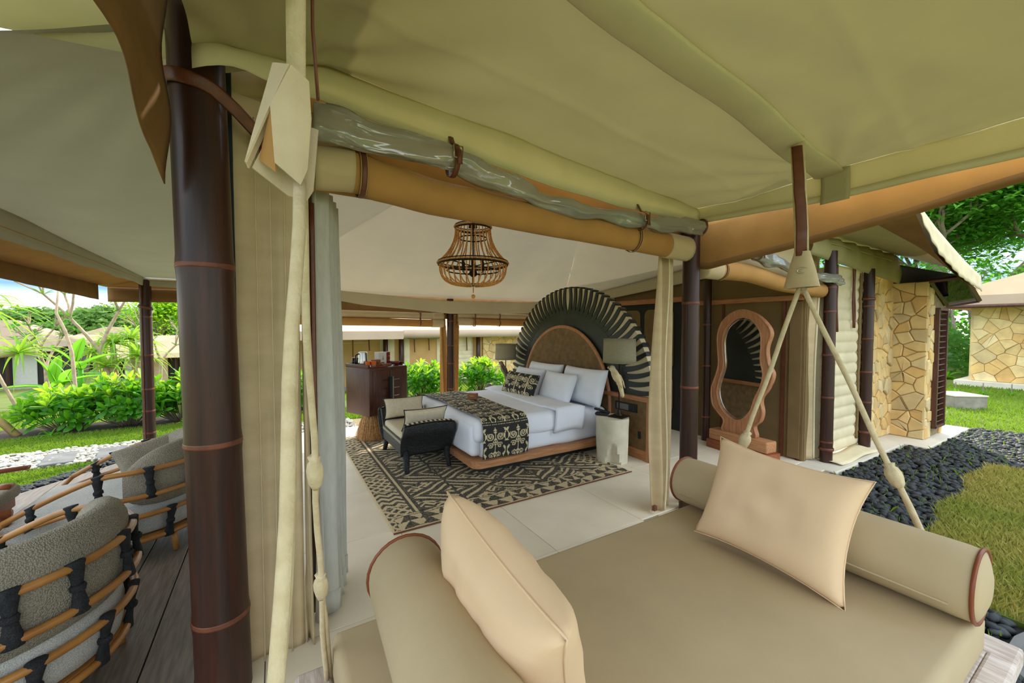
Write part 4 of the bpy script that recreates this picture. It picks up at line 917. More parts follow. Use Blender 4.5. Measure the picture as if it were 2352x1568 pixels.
# ------------------------------------------------------------------ patterned cloth: pattern values per face
def ikat_pat(U, V, pu=.30, pv=.42):
    """scroll and medallion ikat, U and V in metres"""
    row = np.floor(V / pv); a = np.mod(U + (np.mod(row, 2) * .5) * pu, pu) / pu - .5; b = np.mod(V, pv) / pv - .5
    x = np.abs(a) * pu; y = b * pv; v = np.zeros_like(U, bool)
    w_ = .55 + .45 * np.sin(a * 40) * .3
    def spiral(cx, cy, k, R, ph, s=1):
        dx, dy = x - cx, (y - cy) * s; r_ = np.hypot(dx, dy); th = np.mod(np.arctan2(dy, dx) + ph, 2 * PI)
        q = np.mod(r_ - k * th / (2 * PI), k); return (r_ < R) & (np.abs(q - k / 2) < k * .27)
    v |= spiral(.065, .085, .026, .048, 2.2); v |= spiral(.060, -.02, .024, .036, .6, -1)
    v |= spiral(.052, -.13, .022, .034, 2.8)
    m_ = (x / .034 + np.abs(y - .02) / .055) < 1; lat = (np.mod(x * 60 + y * 60, 1) < .62) & (np.mod(x * 60 - y * 60, 1) < .62)
    v |= m_ & (lat | ((x / .034 + np.abs(y - .02) / .055) > .72)); v |= (x < .009) & (np.abs(y) < .18)
    dm = (x / .028 + np.abs(y + .12) / .042); v |= (dm < 1) & (dm > .55); v |= dm < .25
    v |= (x / .03 + np.abs(y - .14) / .03 < 1) & (np.mod(y * 70, 1) < .6)
    c = np.abs(x - .128 - .010 * np.sin(y * 55)); v |= (c < .010 + .005 * np.sin(y * 90)) & (np.abs(np.mod(y, .2) - .1) < .075)
    v |= ((np.hypot(np.mod(x, .022) - .011, np.mod(y + .19, .03) - .015) < .0055) & (y < -.15))
    return v.astype(float)
def rug_pat(X, Y, W, H):
    """X from the veranda side edge, Y from the porch side edge (metres)"""
    bl, bn = .30, .27
    jx = .010 * np.sin(Y * 23 + X * 4); jy = .010 * np.sin(X * 19 + Y * 5)
    x, y = X + jx, Y + jy; out = np.zeros_like(X)
    # field: nested lozenges, each with its own number of rings, with broken lines
    px, py = .92, .60; i = np.floor((x - bl) / px); j = np.floor((y - bn) / py); odd = np.mod(i + j, 2)
    fx = np.abs(np.mod((x - bl) / px, 1) - .5) * 2; fy = np.abs(np.mod((y - bn) / py, 1) - .5) * 2
    d = np.where(odd > 0, fx + fy, 2 - fx - fy); k = np.mod(d * 2.9, 1); f = (k < .38)
    q = np.sin(i * 12.9 + j * 78.2 + np.floor(d * 2.9) * 37.7) * 43758.5; q = q - np.floor(q)
    ang = np.mod(np.arctan2(fy, fx) * 2.2 + q * 3, 1); f &= ~((q > .62) & (ang < .22))
    zz = np.abs(np.mod(x * 6.5, 1) - .5) * .14; st = np.mod((y + zz) * 13, 1) < .45
    f = np.where((q > .86) & (d < 1.3), st, f); f &= (fx > .03) & (fy > .03)
    out = f.astype(float)
    # near border: triangles
    nbm = (Y < bn); t = np.mod(x / .17, 1); h = y / bn; rw = np.mod(h * 2, 1)
    tri = (np.abs(t - .5) * 2 < rw) ^ (np.mod(np.floor(x / .17), 4) == 3)
    ln = (h > .90) & (h < .98) | (h < .07); out = np.where(nbm, (tri & (h < .86) & (h > .1)) | ln, out)
    # veranda side border: zigzag and lattice blocks
    lb = X < bl; blk = np.floor(y / .42); hh = np.mod(y / .42, 1)
    zig = np.mod((y + np.abs(np.mod(x * 8, 1) - .5) * .11) * 10.5, 1) < .52
    lat = (np.mod((x + y) * 9.5, 1) < .36) | (np.mod((x - y) * 9.5, 1) < .36)
    brd = np.where(np.mod(blk, 2) > 0, zig, lat); brd = np.where((hh < .08), np.mod(x * 9 + y * 40, 1) < .5, brd)
    brd = np.where((X > bl - .03), 1, brd) * np.where((X > bl - .055) & (X <= bl - .03), 0, 1); brd = np.where(X < .02, 1, brd)
    out = np.where(lb & ~(nbm & (X > bl * .2)), brd, out); out = np.where((X > bl) & (X < bl + .035), 0, out)
    rb = X > W - .26; out = np.where(rb & ~nbm, np.where(np.mod(np.floor(y / .5), 2) > 0, lat, zig), out)
    out = np.where((Y < .014) | (X < .012), 1, out)
    ns = np.sin(X * 311.7 + Y * 173.3) * 43758.5; ns = ns - np.floor(ns); return np.where(out > .5, 1 - .18 * ns, .16 * (ns > .55))
W_r, H_r = 2.70, 3.20; nu, nv = 300, 356
gu, gv = np.meshgrid(np.linspace(0, W_r, nu + 1), np.linspace(0, H_r, nv + 1), indexing='ij')
zz = .012 + .002 * np.sin(gu * 4) * np.sin(gv * 3)
edge = np.minimum(np.minimum(gu, W_r - gu), np.minimum(gv, H_r - gv)); zz = np.where(edge < .008, .001, zz)
Vr = np.stack([.80 + gu + .022 * gv / H_r * 0, 3.165 + gv + .004 * np.sin(gu * 3), zz], -1)
cu, cv = (gu[:-1, :-1] + gu[1:, 1:]) / 2, (gv[:-1, :-1] + gv[1:, 1:]) / 2
rug = thing('tribal_rug', 'black and cream rug with tribal lozenge pattern under the bed', 'rug', (2.1, 4.7, 0))
from_np('pile', Vr, gridfaces(nu, nv), 'rug', rug, pat=rug_pat(cu, cv, W_r, H_r))
obj('binding', tube(nb(), [(.80, 3.163, .007), (3.50, 3.163, .007)], .007, 6), 'leather', rug)

# ------------------------------------------------------------------ headboard with black leather ribs
hb = thing('headboard', 'half oval headboard with black leather ribs over cream hide on cane base', 'headboard', (4.03, 4.92, 0))
YC, ZC, AA, BB = 4.92, .79, 1.66, 1.50
def oval(s, k=1.0): return (YC + AA * k * math.cos(s), ZC + BB * k * math.sin(s))
bm = prism(nb(), [oval(PI * k / 60, .985) for k in range(61)], (3.985, 0, 0), (0, 1, 0), (0, 0, 1), (1, 0, 0), .09); obj('backing', bm, 'cream', hb)
for xx in (3.967, 4.065): obj('inner_panel', prism(nb(), [oval(PI * k / 60, .76) for k in range(61)], (xx, 0, 0), (0, 1, 0), (0, 0, 1), (1, 0, 0), .03), 'black_leather', hb, 'auto')
# equal arc lengths round the oval
ts = np.linspace(0, PI, 2000); L = np.concatenate([[0], np.cumsum(np.hypot(AA * np.diff(np.cos(ts)), BB * np.diff(np.sin(ts))))]); NR = 40
def at_len(f): return float(np.interp(f * L[-1], L, ts))
for k in range(NR):
    s0, s1 = at_len(k / NR), at_len((k + 1) / NR); lean = .035 if k < NR else 0
    inner, outer = [], []
    for q in range(9):
        e = q / 8; kk = lerp(.72, 1.0, e); mid = (s0 + s1) / 2 + lean * (math.sin(e * PI) * -.5 + .0) * (1 if k < NR / 2 else -1)
        wd = (s1 - s0) * lerp(.50, .205, min(1, e * 1.05) ** .62)
        inner.append(oval(mid - wd, kk)); outer.append(oval(mid + wd, kk))
    poly = inner + outer[::-1]
    bm = prism(nb(), poly, (3.965, 0, 0), (0, 1, 0), (0, 0, 1), (1, 0, 0), .13)
    bmesh.ops.bevel(bm, geom=[e for e in bm.edges if abs((e.verts[0].co - e.verts[1].co).x) < .01], offset=.012, segments=2, affect='EDGES', profile=.5)
    obj('rib', bm, 'black_leather', hb, 'auto')
def arch(s, a, b): return (5.0 + a * math.cos(s), .55 + b * math.sin(s))
bm = prism(nb(), [(6.05, .12)] + [arch(PI * k / 40, 1.05, 1.11) for k in range(41)] + [(3.95, .12)], (3.915, 0, 0), (0, 1, 0), (0, 0, 1), (1, 0, 0), .05); obj('cane_panel', bm, 'cane', hb)
obj('arch_trim', tube(nb(), [(3.925, 6.055, z) for z in (.1, .3)] + [(3.925,) + arch(PI * k / 40, 1.06, 1.12) for k in range(41)] + [(3.925, 3.945, z) for z in (.3, .1)], .028, 8, True, (1.0, .9), up=(0, -1, 0)), 'wood', hb, True)
obj('top_rail', b2((3.90, 3.20, .735), (4.14, 6.64, .79), .008), 'wood_y', hb)
for y in (3.23, 6.53): obj('end_post', b2((3.91, y, 0), (4.13, y + .085, .735), .006), 'wood', hb)
obj('side_panel', b2((3.935, 3.30, .12), (4.105, 6.56, .735)), 'cane', hb)
obj('bottom_rail', b2((3.925, 3.30, 0), (4.115, 6.56, .125), .006), 'wood_y', hb)
sw = obj('switch_panel', b2((3.915, 3.47, .575), (3.94, 3.84, .68), .006), 'black', hb); obj('touch_glass', b2((3.911, 3.60, .59), (3.9155, 3.80, .665)), 'slate', sw)
for k in range(3): obj('button', b2((3.910, 3.50 + k * .03, .60), (3.916, 3.52 + k * .03, .655), .002), 'black_leather', sw)
obj('socket', b2((3.92, 3.415, .26), (3.94, 3.45, .35), .004), 'black', hb)

# ------------------------------------------------------------------ bed
bed_ = thing('bed', 'large bed with white linen on a teak platform against the ribbed headboard', 'bed', (2.9, 4.92, 0))
obj('plinth', b2((1.98, 4.02, .002), (3.9, 5.84, .11)), 'black', bed_)
bm = prism(nb(), [(3.92, 3.87)] + [(1.95 - .10 + .10 - .10 * math.sin(a) , 3.97 - .10 * math.cos(a)) for a in np.linspace(0, PI / 2, 7)] + [(1.95 - .10 * math.cos(a), 5.87 + .10 * math.sin(a)) for a in np.linspace(0, PI / 2, 7)] + [(3.92, 5.97)], (0, 0, .105), (1, 0, 0), (0, 1, 0), (0, 0, 1), .075, .008)
obj('platform', bm, 'wood_x', bed_)
def softbox(lo, hi, rr, n=14, wr=.006, seed=0, puff=.0):
    bm = b2(lo, hi, rr, 4); bmesh.ops.subdivide_edges(bm, edges=[e for e in bm.edges if e.calc_length() > .15], cuts=n, use_grid_fill=True)
    c = [(a + b) / 2 for a, b in zip(lo, hi)]; s = [(b - a) / 2 for a, b in zip(lo, hi)]
    for v in bm.verts:
        q = Vector(((v.co.x - c[0]) / s[0], (v.co.y - c[1]) / s[1], (v.co.z - c[2]) / s[2]))
        d = wr * (wob(v.co.x * 3, v.co.y * 3, v.co.z * 3 + seed) + .6 * wob(v.co.x * 9, v.co.y * 6, v.co.z * 8 + seed))
        v.co += q * d; v.co.z += puff * (1 - q.x ** 2) * (1 - q.y ** 2) * (q.z > .5)
    return bm
obj('mattress', softbox((1.97, 3.96, .175), (3.9, 5.88, .585), .07, 10, .008, 3), 'sheet', bed_, True)
obj('duvet', softbox((1.88, 3.925, .36), (3.42, 5.92, .625), .085, 16, .010, 9, .015), 'sheet', bed_, True)
obj('foot_drape', softbox((1.855, 3.98, .20), (2.02, 5.86, .58), .06, 10, .012, 14), 'sheet', bed_, True)
def fold(u, v):   # turned-back duvet edge hanging over the side
    y = lerp(3.885, 5.95, v); x = lerp(2.98, 3.44, u); z = .635 + .03 * math.sin(u * PI) + .008 * wob(u * 4, v * 8)
    return (x, y, z)
bm = nb(); 
def foldover(u, v):
    s = v * 2.6; x = lerp(3.0, 3.46, u) - .05 * math.sin(v * 4); top = .648 + .022 * math.sin(u * PI) + .008 * wob(u * 3, s * 3)
    if s < .30: return (x - (.3 - s) * .15, 3.905 - .03 * math.sin(s * 9) * .6 - .012 * math.sin(u * 7), top - (.30 - s) - .0)
    return (x, 3.905 + (s - .30) * .885, top)
obj('duvet_fold', sheet(bm, foldover, 14, 44, .022), 'sheet', bed_, True)
# pillows (things of their own)
def wpillow(lab, c, ax, ay, w, h, t_, seed): return cushion('pillow', lab, 'pillow', c, ax, ay, w, h, t_, 'pillow', 'white pillows against the headboard', .07, .024, 24, seed=seed)
wpillow('large white pillow propped against the headboard on the lamp side', (3.72, 4.28, .845), (0, -1, 0), (.30, 0, .95), .88, .52, .20, 3)
wpillow('large white pillow propped against the headboard on the garden side', (3.72, 5.22, .845), (0, -1, 0), (.30, 0, .95), .88, .52, .20, 5)
wpillow('front white pillow nearest the stone stool', (3.50, 4.56, .805), (-.06, -1, 0), (.38, 0, .92), .74, .44, .19, 7)
wpillow('front white pillow behind the ikat cushion on the garden side', (3.50, 5.34, .805), (.04, -1, 0), (.38, 0, .92), .74, .44, .19, 8)
# ikat cushion and bed runner
t = thing('ikat_cushion', 'black and cream ikat cushion leaning on the white pillows', 'cushion', (3.22, 5.1, .63))
n = 70; lu = np.linspace(-1, 1, n + 1); uu, vv = np.meshgrid(lu, lu, indexing='ij')
wI, hI, tI = .76, .36, .17
kx = uu * (1 - .07 * (1 - np.abs(vv) ** 2.2) * np.abs(uu) ** 4) * wI / 2; ky = vv * (1 - .07 * (1 - np.abs(uu) ** 2.2) * np.abs(vv) ** 4) * hI / 2; kz = tI / 2 * np.sqrt((1 - uu ** 4) * (1 - vv ** 4))
ax = Vector((.10, -1, -.02)).normalized(); ay = Vector((.42, .04, .9)); ay = (ay - ax * ay.dot(ax)).normalized(); az = ax.cross(ay); cI = np.array((3.22, 5.12, .80))
cu, cv = (kx[:-1, :-1] + kx[1:, 1:]) / 2 + .4, (ky[:-1, :-1] + ky[1:, 1:]) / 2 + .2
for s, nm in ((1, 'front'), (-1, 'back')):
    P = cI + kx[..., None] * np.array(ax) + ky[..., None] * np.array(ay) + (s * kz)[..., None] * np.array(az)
    from_np('cover', P, gridfaces(n, n) if s > 0 else gridfaces(n, n)[:, ::-1], 'ikat', t, True, ikat_pat(cu, cv, .26, .37))
t = thing('bed_runner', 'black and cream ikat runner draped across the foot of the bed', 'runner', (2.25, 4.92, .64))
prof = [(3.895, .195), (3.885, .30), (3.88, .45), (3.895, .56), (3.93, .62), (3.99, .648), (4.3, .655), (4.92, .662), (5.55, .655), (5.86, .648), (5.92, .62), (5.955, .56), (5.965, .3)]
sl = np.concatenate([[0], np.cumsum([math.hypot(a[0] - b[0], a[1] - b[1]) for a, b in zip(prof, prof[1:])])]); nv = 290; nu = 66
S = np.linspace(0, sl[-1], nv + 1); py = np.interp(S, sl, [p[0] for p in prof]); pz = np.interp(S, sl, [p[1] for p in prof])
U_, S_ = np.meshgrid(np.linspace(0, .60, nu + 1), S, indexing='ij')
Pr = np.stack([1.95 + U_ + .012 * np.sin(S_ * 5) + np.clip(.5 - S_, 0, 1) * .02, np.broadcast_to(py, U_.shape) - .006 * np.sin(U_ * 17) * (np.broadcast_to(pz, U_.shape) < .6), np.broadcast_to(pz, U_.shape) + .004 * np.sin(U_ * 11 + S_ * 4)], -1)
cu, cv = (U_[:-1, :-1] + U_[1:, 1:]) / 2, (S_[:-1, :-1] + S_[1:, 1:]) / 2
from_np('cloth', Pr, gridfaces(nu, nv), 'ikat', t, True, ikat_pat(cu, cv + .05, .30, .42))
wc = thing('wooden_card_block', 'small tan wooden block standing on the ikat bed runner', 'block', (2.36, 4.98, .665), math.radians(-50))
obj('block', bx((0, 0, .045), (.13, .07, .085), None, .004), 'boxwood', wc, world=False)
obj('emblem', tube(nb(), [(-.03 + .006 * k, -.0362, .05 + .008 * math.sin(k * 2.1)) for k in range(11)], .0016, 4), 'white', wc, world=False)

# ------------------------------------------------------------------ bench at the foot of the bed
be = thing('wicker_bench', 'black wicker bench with scrolled arms at the foot of the bed', 'bench', (1.52, 4.93, 0))
def bprof(): # outline in y (length) and z
    top = [(-.56, .50), (-.60, .545), (-.575, .575), (-.53, .565), (-.49, .50), (-.455, .42), (-.42, .375)]
    low = [(-.44, .20), (-.47, .30), (-.52, .40)]
    return top, low
top, low = bprof()
poly = top + [(-y, z) for y, z in top[::-1]] + [(-y, z) for y, z in low[::-1]] + low
poly = [(y, z) for y, z in poly]
bm = prism(nb(), poly, (1.235, 4.93, 0), (0, 1, 0), (0, 0, 1), (1, 0, 0), .57, .01); obj('body', bm, 'wicker', be, 'auto')
for s in (-1, 1):
    # flared arm panel, wider outside
    def armf(u, v, s=s):
        y = s * interp(v, [(0, .44), (.35, .505), (.7, .60), (.85, .625), (1, .595)]); z = interp(v, [(0, .18), (.35, .32), (.7, .48), (.85, .55), (1, .585)])
        x = lerp(1.225, 1.815, u) + (u - .5) * .05 * math.sin(v * PI) ; return (x, 4.93 + y, z - .02 * (2 * u - 1) ** 2 * (v > .6))
    obj('arm_panel', sheet(nb(), armf, 14, 14, .02), 'wicker', be, True)
    nS = 44; us = np.linspace(0, 1, nS + 1); Vs = []
    for u in us:
        for dv, dz in ((.0, .0), (.05, .006)): 
            x = lerp(1.225, 1.815, u); Vs.append((x, 4.93 + s * (.60 - dv), .59 + dz - .02 * (2 * u - 1) ** 2))
    F_ = [(2 * i, 2 * i + 2, 2 * i + 3, 2 * i + 1) for i in range(nS)]
    from_np('striped_trim', Vs, F_, 'stripe', be, pat=[(i // 2) % 2 for i in range(nS)])
    for x in (1.28, 1.77): obj('leg', tube(nb(), [(x, 4.93 + s * .45, .24), (x, 4.93 + s * .475, .12), (x + (.01 if x > 1.5 else -.01), 4.93 + s * .52, .002)], [.045, .034, .026], 8), 'wicker', be, True)
obj('seat_cushion', softbox((1.24, 4.53, .355), (1.80, 5.33, .445), .035, 6, .004, 5), 'bench_fabric', be, True)
nS = 90; Vs = []
for k in range(nS + 1):
    y = lerp(4.50, 5.36, k / nS); Vs += [(1.229, y, .325), (1.229, y, .36)]
from_np('striped_trim', Vs, [(2 * i, 2 * i + 2, 2 * i + 3, 2 * i + 1) for i in range(nS)], 'stripe', be, pat=[(i) % 2 for i in range(nS)])
cushion('bench_cushion', 'oatmeal cushion with black piping on the porch end of the wicker bench', 'cushion', (1.53, 4.55, .585), (1, .05, 0), (0, -.30, .95), .54, .27, .12, 'bench_fabric', 'bench cushions', .10, .006, 14, ('black', .006), 4)
cushion('bench_cushion', 'oatmeal cushion with black piping on the garden end of the wicker bench', 'cushion', (1.50, 5.31, .59), (1, 0, 0), (0, .30, .95), .54, .27, .12, 'bench_fabric', 'bench cushions', .10, .006, 14, ('black', .006), 6)

# ------------------------------------------------------------------ stools, lamps, phone
def stool(lab, x, y, h, r_):
    t = thing('stone_stool', lab, 'stool', (x, y, 0)); n = 40; bm = nb(); rings = []
    for v in range(17):
        z = h * v / 16; row = []
        for k in range(n):
            a = 2 * PI * k / n; rr_ = r_ * (1 - .10 * (1 - v / 16)) * (1 + .03 * wob(math.cos(a) * 2, math.sin(a) * 2, z * 5 + x))
            ar = max(0, math.cos(a * 3 + .7)) ** 1.5; lim = h * .46 * ar
            if z < lim: rr_ *= 1 - .58 * (1 - z / max(lim, .001)) ** .5 * ar ** .3
            if v == 16: rr_ *= .97
            row.append(bm.verts.new((rr_ * math.cos(a), rr_ * math.sin(a), z)))
        rings.append(row)
    for a, b in zip(rings, rings[1:]):
        for k in range(n): bm.faces.new((a[k], a[(k + 1) % n], b[(k + 1) % n], b[k]))
    bm.faces.new(rings[-1]); bm.faces.new(rings[0][::-1])
    obj('body', bm, 'cement', t, 'auto', world=False); return t
stool('carved pale stone stool with arched feet beside the bed', 3.60, 3.57, .55, .205)
stool('carved pale stone stool hidden on the garden side of the bed', 3.62, 6.25, .40, .20)
def lamp(lab, x, y, z, mbird, s=1.0, ry=0.0):
    t = thing('parrot_lamp', lab, 'lamp', (x, y, z)); R_ = Matrix.Rotation(ry, 3, 'Z')
    def L_(p): v = R_ @ Vector(p); return (v.x * s, v.y * s, v.z * s)
    obj('foot_plate', bx((0, 0, .006), (.20 * s, .20 * s, .012), R_, .003), 'bronze', t, world=False)
    obj('foot_hub', lathe(nb(), [(.05 * s, .012), (.045 * s, .03 * s), (.025 * s, .045 * s), (.02 * s, .08 * s), (.01 * s, .10 * s)], (0, 0, 0), 14), 'bronze', t, True, world=False)
    obj('stem', tube(nb(), [(0, 0, .05), (0, 0, .68 * s)], .008 * s, 8), 'bronze', t, True, world=False)
    pr_ = lathe(nb(), [(.012, 0), (.045, .02), (.03, .03), (.055, .045), (.05, .06), (.012, .065)], (0, 0, 0), 12); bmesh.ops.transform(pr_, matrix=Matrix.Diagonal((s, s, s, 1)), verts=pr_.verts); bmesh.ops.translate(pr_, verts=pr_.verts, vec=(0, 0, (.385) * s))
    pp = obj('perch', pr_, 'bronze', t, True, world=False)
    for k in range(6):
        a = k * PI / 3; obj('perch_leaf', ell(nb(), (.05 * s * math.cos(a), .05 * s * math.sin(a), (.43) * s), (.022 * s, .022 * s, .008 * s), 6, 4), 'bronze', pp, True, world=False)
    # parrot: one body from head to tail, wings as children
    B = [(-.02, .10, .655, .010), (-.02, .092, .645, .034), (-.018, .075, .625, .045), (-.015, .055, .585, .040), (-.012, .04, .54, .052), (-.01, .015, .47, .055), (-.008, -.012, .41, .045), (-.006, -.03, .34, .034), (-.004, -.05, .24, .030), (-.002, -.065, .16, .026), (0, -.072, .125, .012)]
    # the head looks to +y, the tail hangs below the perch
    B = [(b[0], b[1], .25 + (b[2] - .125) * .70, b[3]) for b in B]
    bm = tube(nb(), [L_((b[0] - .03, b[1], b[2])) for b in B], [b[3] * s for b in B], 12, True, (1, .82), up=(0, 1, 0)); bd = obj('parrot', bm, mbird, t, True, world=False)
    obj('beak', tube(nb(), [L_((-.05, .112, 0.614)), L_((-.05, .128, 0.602)), L_((-.05, .122, 0.586))], [.014 * s, .011 * s, .003 * s], 8), mbird if mbird == 'parrot' else 'bronze', bd, True, world=False)
    for sx in (-1, 1):
        obj('wing', tube(nb(), [L_((-.045 + sx * .045, .04, 0.554)), L_((-.043 + sx * .055, .0, 0.498)), L_((-.04 + sx * .045, -.045, 0.428)), L_((-.04 + sx * .03, -.085, 0.365))], [.012 * s, .036 * s, .03 * s, .006 * s], 10, True, (1, .38), up=(0, 1, .4)), mbird, bd, True, world=False)
        obj('eye', ell(nb(), L_((-.05 + sx * .034, .088, 0.614)), (.006 * s,) * 3, 8, 5), 'black', bd, True, world=False)
        obj('foot', tube(nb(), [L_((-.045 + sx * .02, .0, 0.464)), L_((-.03 + sx * .02, .01, 0.453))], .01 * s, 6), mbird, bd, True, world=False)
    bm = nb(); lo, hi, r0, r1 = .675 * s, .96 * s, .200 * s, .192 * s; n = 44
    sh = sheet(bm, lambda u, v: (lerp(r0, r1, v) * math.cos(2 * PI * u), lerp(r0, r1, v) * math.sin(2 * PI * u), lerp(lo, hi, v)), n, 4, .004, True); so = obj('lamp_shade', sh, 'shade', t, True, world=False)
    for z_, r2 in ((lo, r0), (hi, r1)): obj('shade_ring', tube(nb(), [(r2 * math.cos(2 * PI * k / 32), r2 * math.sin(2 * PI * k / 32), z_) for k in range(32)], .004, 5, closed=True), 'shade', so, True, world=False)
    for k in range(3): obj('spider_arm', tube(nb(), [(0, 0, .66 * s), (r0 * math.cos(k * 2.1), r0 * math.sin(k * 2.1), .66 * s)], .003, 5), 'bronze', so, world=False)
    return t
lamp('table lamp with carved cream parrot on the stone stool beside the bed', 3.66, 3.52, .553, 'parrot', 1.0, math.radians(15))
lamp('table lamp with grey parrot partly hidden by the headboard', 3.72, 6.42, .40, 'parrot_grey', .99, math.radians(10))
ph = thing('telephone', 'black cordless telephone on its cradle on the stone stool', 'telephone', (3.55, 3.70, .553), math.radians(35))
obj('cradle', b2((-.05, -.08, 0), (.05, .08, .035), .012, 3), 'black', ph, 'auto', world=False)
obj('handset', bx((0, .0, .055), (.045, .20, .028), Matrix.Rotation(math.radians(12), 3, 'X'), .01, 3), 'black', ph, 'auto', world=False)
obj('screen', bx((0, .05, .073), (.03, .04, .002), Matrix.Rotation(math.radians(12), 3, 'X')), 'steel', ph, world=False)
sp = thing('round_speaker', 'small rounded grey ornament on the far bedside', 'speaker', (3.3, 6.3, .42))
obj('ring', tube(nb(), [(3.3 + .055 * math.cos(a), 6.3 - .055 * math.sin(a) * .4, .53 + .11 * math.sin(a)) for a in [2 * PI * k / 24 for k in range(24)]], .030, 8, closed=True), 'cement' if False else 'slate', sp, True)
obj('base', b2((3.24, 6.26, .40), (3.36, 6.34, .425), .004), 'slate', sp)

# ------------------------------------------------------------------ chandelier
ch = thing('bead_chandelier', 'wooden bead chandelier hanging from the bedroom ceiling', 'chandelier', (2.0, 4.2, 3.0))
CX_, CY_ = 2.0, 4.2
ic = bmesh.new(); bmesh.ops.create_uvsphere(ic, u_segments=7, v_segments=5, radius=1); BV = np.array([v.co for v in ic.verts]); BF = []
for f in ic.faces:
    i = [v.index for v in f.verts]; BF.append(i if len(i) == 4 else i + [i[2]])
tri = []
for f in ic.faces:
    i = [v.index for v in f.verts]; tri += [i[:3]] + ([[i[0], i[2], i[3]]] if len(i) == 4 else [])
BF = np.array(tri); ic.free()
def beads(name, P, r_, parent, m='bead'): return scatter(name, BV, BF, [[[r_, 0, 0, p[0]], [0, r_, 0, p[1]], [0, 0, r_, p[2]]] for p in P], m, parent, True)
def pol(r_, z, a): return (CX_ + r_ * math.cos(a), CY_ + r_ * math.sin(a), z)
def chain(r_of, n_, a):
    ss = np.linspace(0, 1, 200); pts = np.array([pol(*r_of(s), a) for s in ss]); d = np.concatenate([[0], np.cumsum(np.linalg.norm(np.diff(pts, axis=0), axis=1))]); k = int(d[-1] / n_)
    return [tuple(np.array([np.interp(q, d, pts[:, i]) for i in range(3)])) for q in np.linspace(0, d[-1], k)]
NS = 30
up_ = lambda s: (.20 + .19 * s ** 2.4 + .01 * s, 2.80 - .40 * s)
lo_ = lambda s: (.385 - .285 * s ** 2.6, 2.385 - .245 * math.sin(s * PI / 2) )
for k in range(NS):
    a = 2 * PI * k / NS; beads('bead_strand', chain(up_, .0165, a), .0088, ch); beads('bead_strand', chain(lo_, .0165, a + .1), .0088, ch)
for r_, z, nm in ((.205, 2.81, 'top_ring'), (.40, 2.395, 'main_ring')):
    o = obj(nm, tube(nb(), [pol(r_, z - .018, 2 * PI * k / 48) for k in range(48)], .007, 6, closed=True, flat=(1.6, .8), up=(0, 0, 1)), 'bronze', ch, True)
    obj('ring_edge', tube(nb(), [pol(r_, z + .018, 2 * PI * k / 48) for k in range(48)], .006, 6, closed=True, up=(0, 0, 1)), 'bronze', o, True)
    nB = int(2 * PI * r_ / .0175); beads('ring_beads', [pol(r_ + .008, z, 2 * PI * k / nB) for k in range(nB)], .009, o)
for r_, z in ((.16, 2.68), (.30, 2.31)): obj('inner_ring', tube(nb(), [pol(r_, z, 2 * PI * k / 40) for k in range(40)], .008, 6, closed=True, up=(0, 0, 1)), 'bronze', ch, True)
for k in range(4): obj('cross_bar', tube(nb(), [pol(0, 2.36, 0), pol(.40, 2.39, k * PI / 2 + .4)], .007, 6), 'bronze', ch, True)
obj('stem', tube(nb(), [(CX_, CY_, 2.13), (CX_, CY_, 3.32)], .009, 8), 'bronze', ch, True)
obj('canopy_cap', lathe(nb(), [(.05, 2.80), (.045, 2.84), (.02, 2.86)], (CX_, CY_, 0), 16), 'bronze', ch, True)
hub = obj('hub', lathe(nb(), [(.02, 2.24), (.045, 2.26), (.045, 2.30), (.02, 2.33)], (CX_, CY_, 0), 14), 'bronze', ch, True)
for k in range(6):
    a = k * PI / 3; s = obj('lamp_arm', tube(nb(), [pol(.03, 2.28, a), pol(.09, 2.265, a), pol(.13, 2.29, a), pol(.13, 2.34, a)], .006, 6), 'bronze', ch, True)
    obj('candle_tube', tube(nb(), [pol(.13, 2.33, a), pol(.13, 2.42, a)], .013, 8), 'bronze', s, True)
obj('bottom_disc', lathe(nb(), [(.105, 2.145), (.108, 2.152), (.105, 2.158)], (CX_, CY_, 0), 28), 'greenglass', ch, True)
beads('bead_drop', [(CX_, CY_, 2.125 - .013 * k) for k in range(6)], .0075, ch)
obj('ball', ell(nb(), (CX_, CY_, 2.015), (.024, .024, .024), 16, 10), 'bead', ch, True)

# ------------------------------------------------------------------ cabinet and the things on it
cab = thing('walnut_cabinet', 'dark walnut drinks cabinet with raffia fringed legs', 'cabinet', (1.16, 5.86, 0), math.radians(25))
def cb(name, lo, hi, m, bev=.006, par=None): return obj(name, b2(lo, hi, bev), m, par or cab, 'auto', world=False)
cb('body', (0, 0, .38), (.70, .56, 1.075), 'walnut', .02)
cb('side_gallery', (0, 0.02, 1.07), (.018, .56, 1.125), 'walnut'); cb('side_gallery', (.682, .10, 1.07), (.70, .56, 1.125), 'walnut'); cb('back_gallery', (0, .54, 1.07), (.70, .56, 1.125), 'walnut')
for k, (a, b) in enumerate(((.06, .355), (.36, .66))):
    d = cb('door', (a, -.012, .44), (b, .006, 1.03), 'walnut', .003)
    if k == 0: cb('handle', (.325, -.055, .60), (.37, -.012, .93), 'black', .003, d)
    else: cb('handle', (.37, -.05, .60), (.395, -.012, .93), 'concrete', .003, d)
    for z in (.64, .76, .88):
        cb('rung', ((.22, .40)[k], -.05, z), ((.33, .50)[k], -.035, z + .012), 'steel' if k else 'bronze', .003, d)
ra = np.random.RandomState(4)
SV = np.array([(-1, 0, 0), (1, 0, 0), (.7, 0, .5), (-.7, 0, .5), (.1, 0, 1), (-.1, 0, 1)]); SF = np.array([(0, 1, 2, 3), (3, 2, 4, 5)])
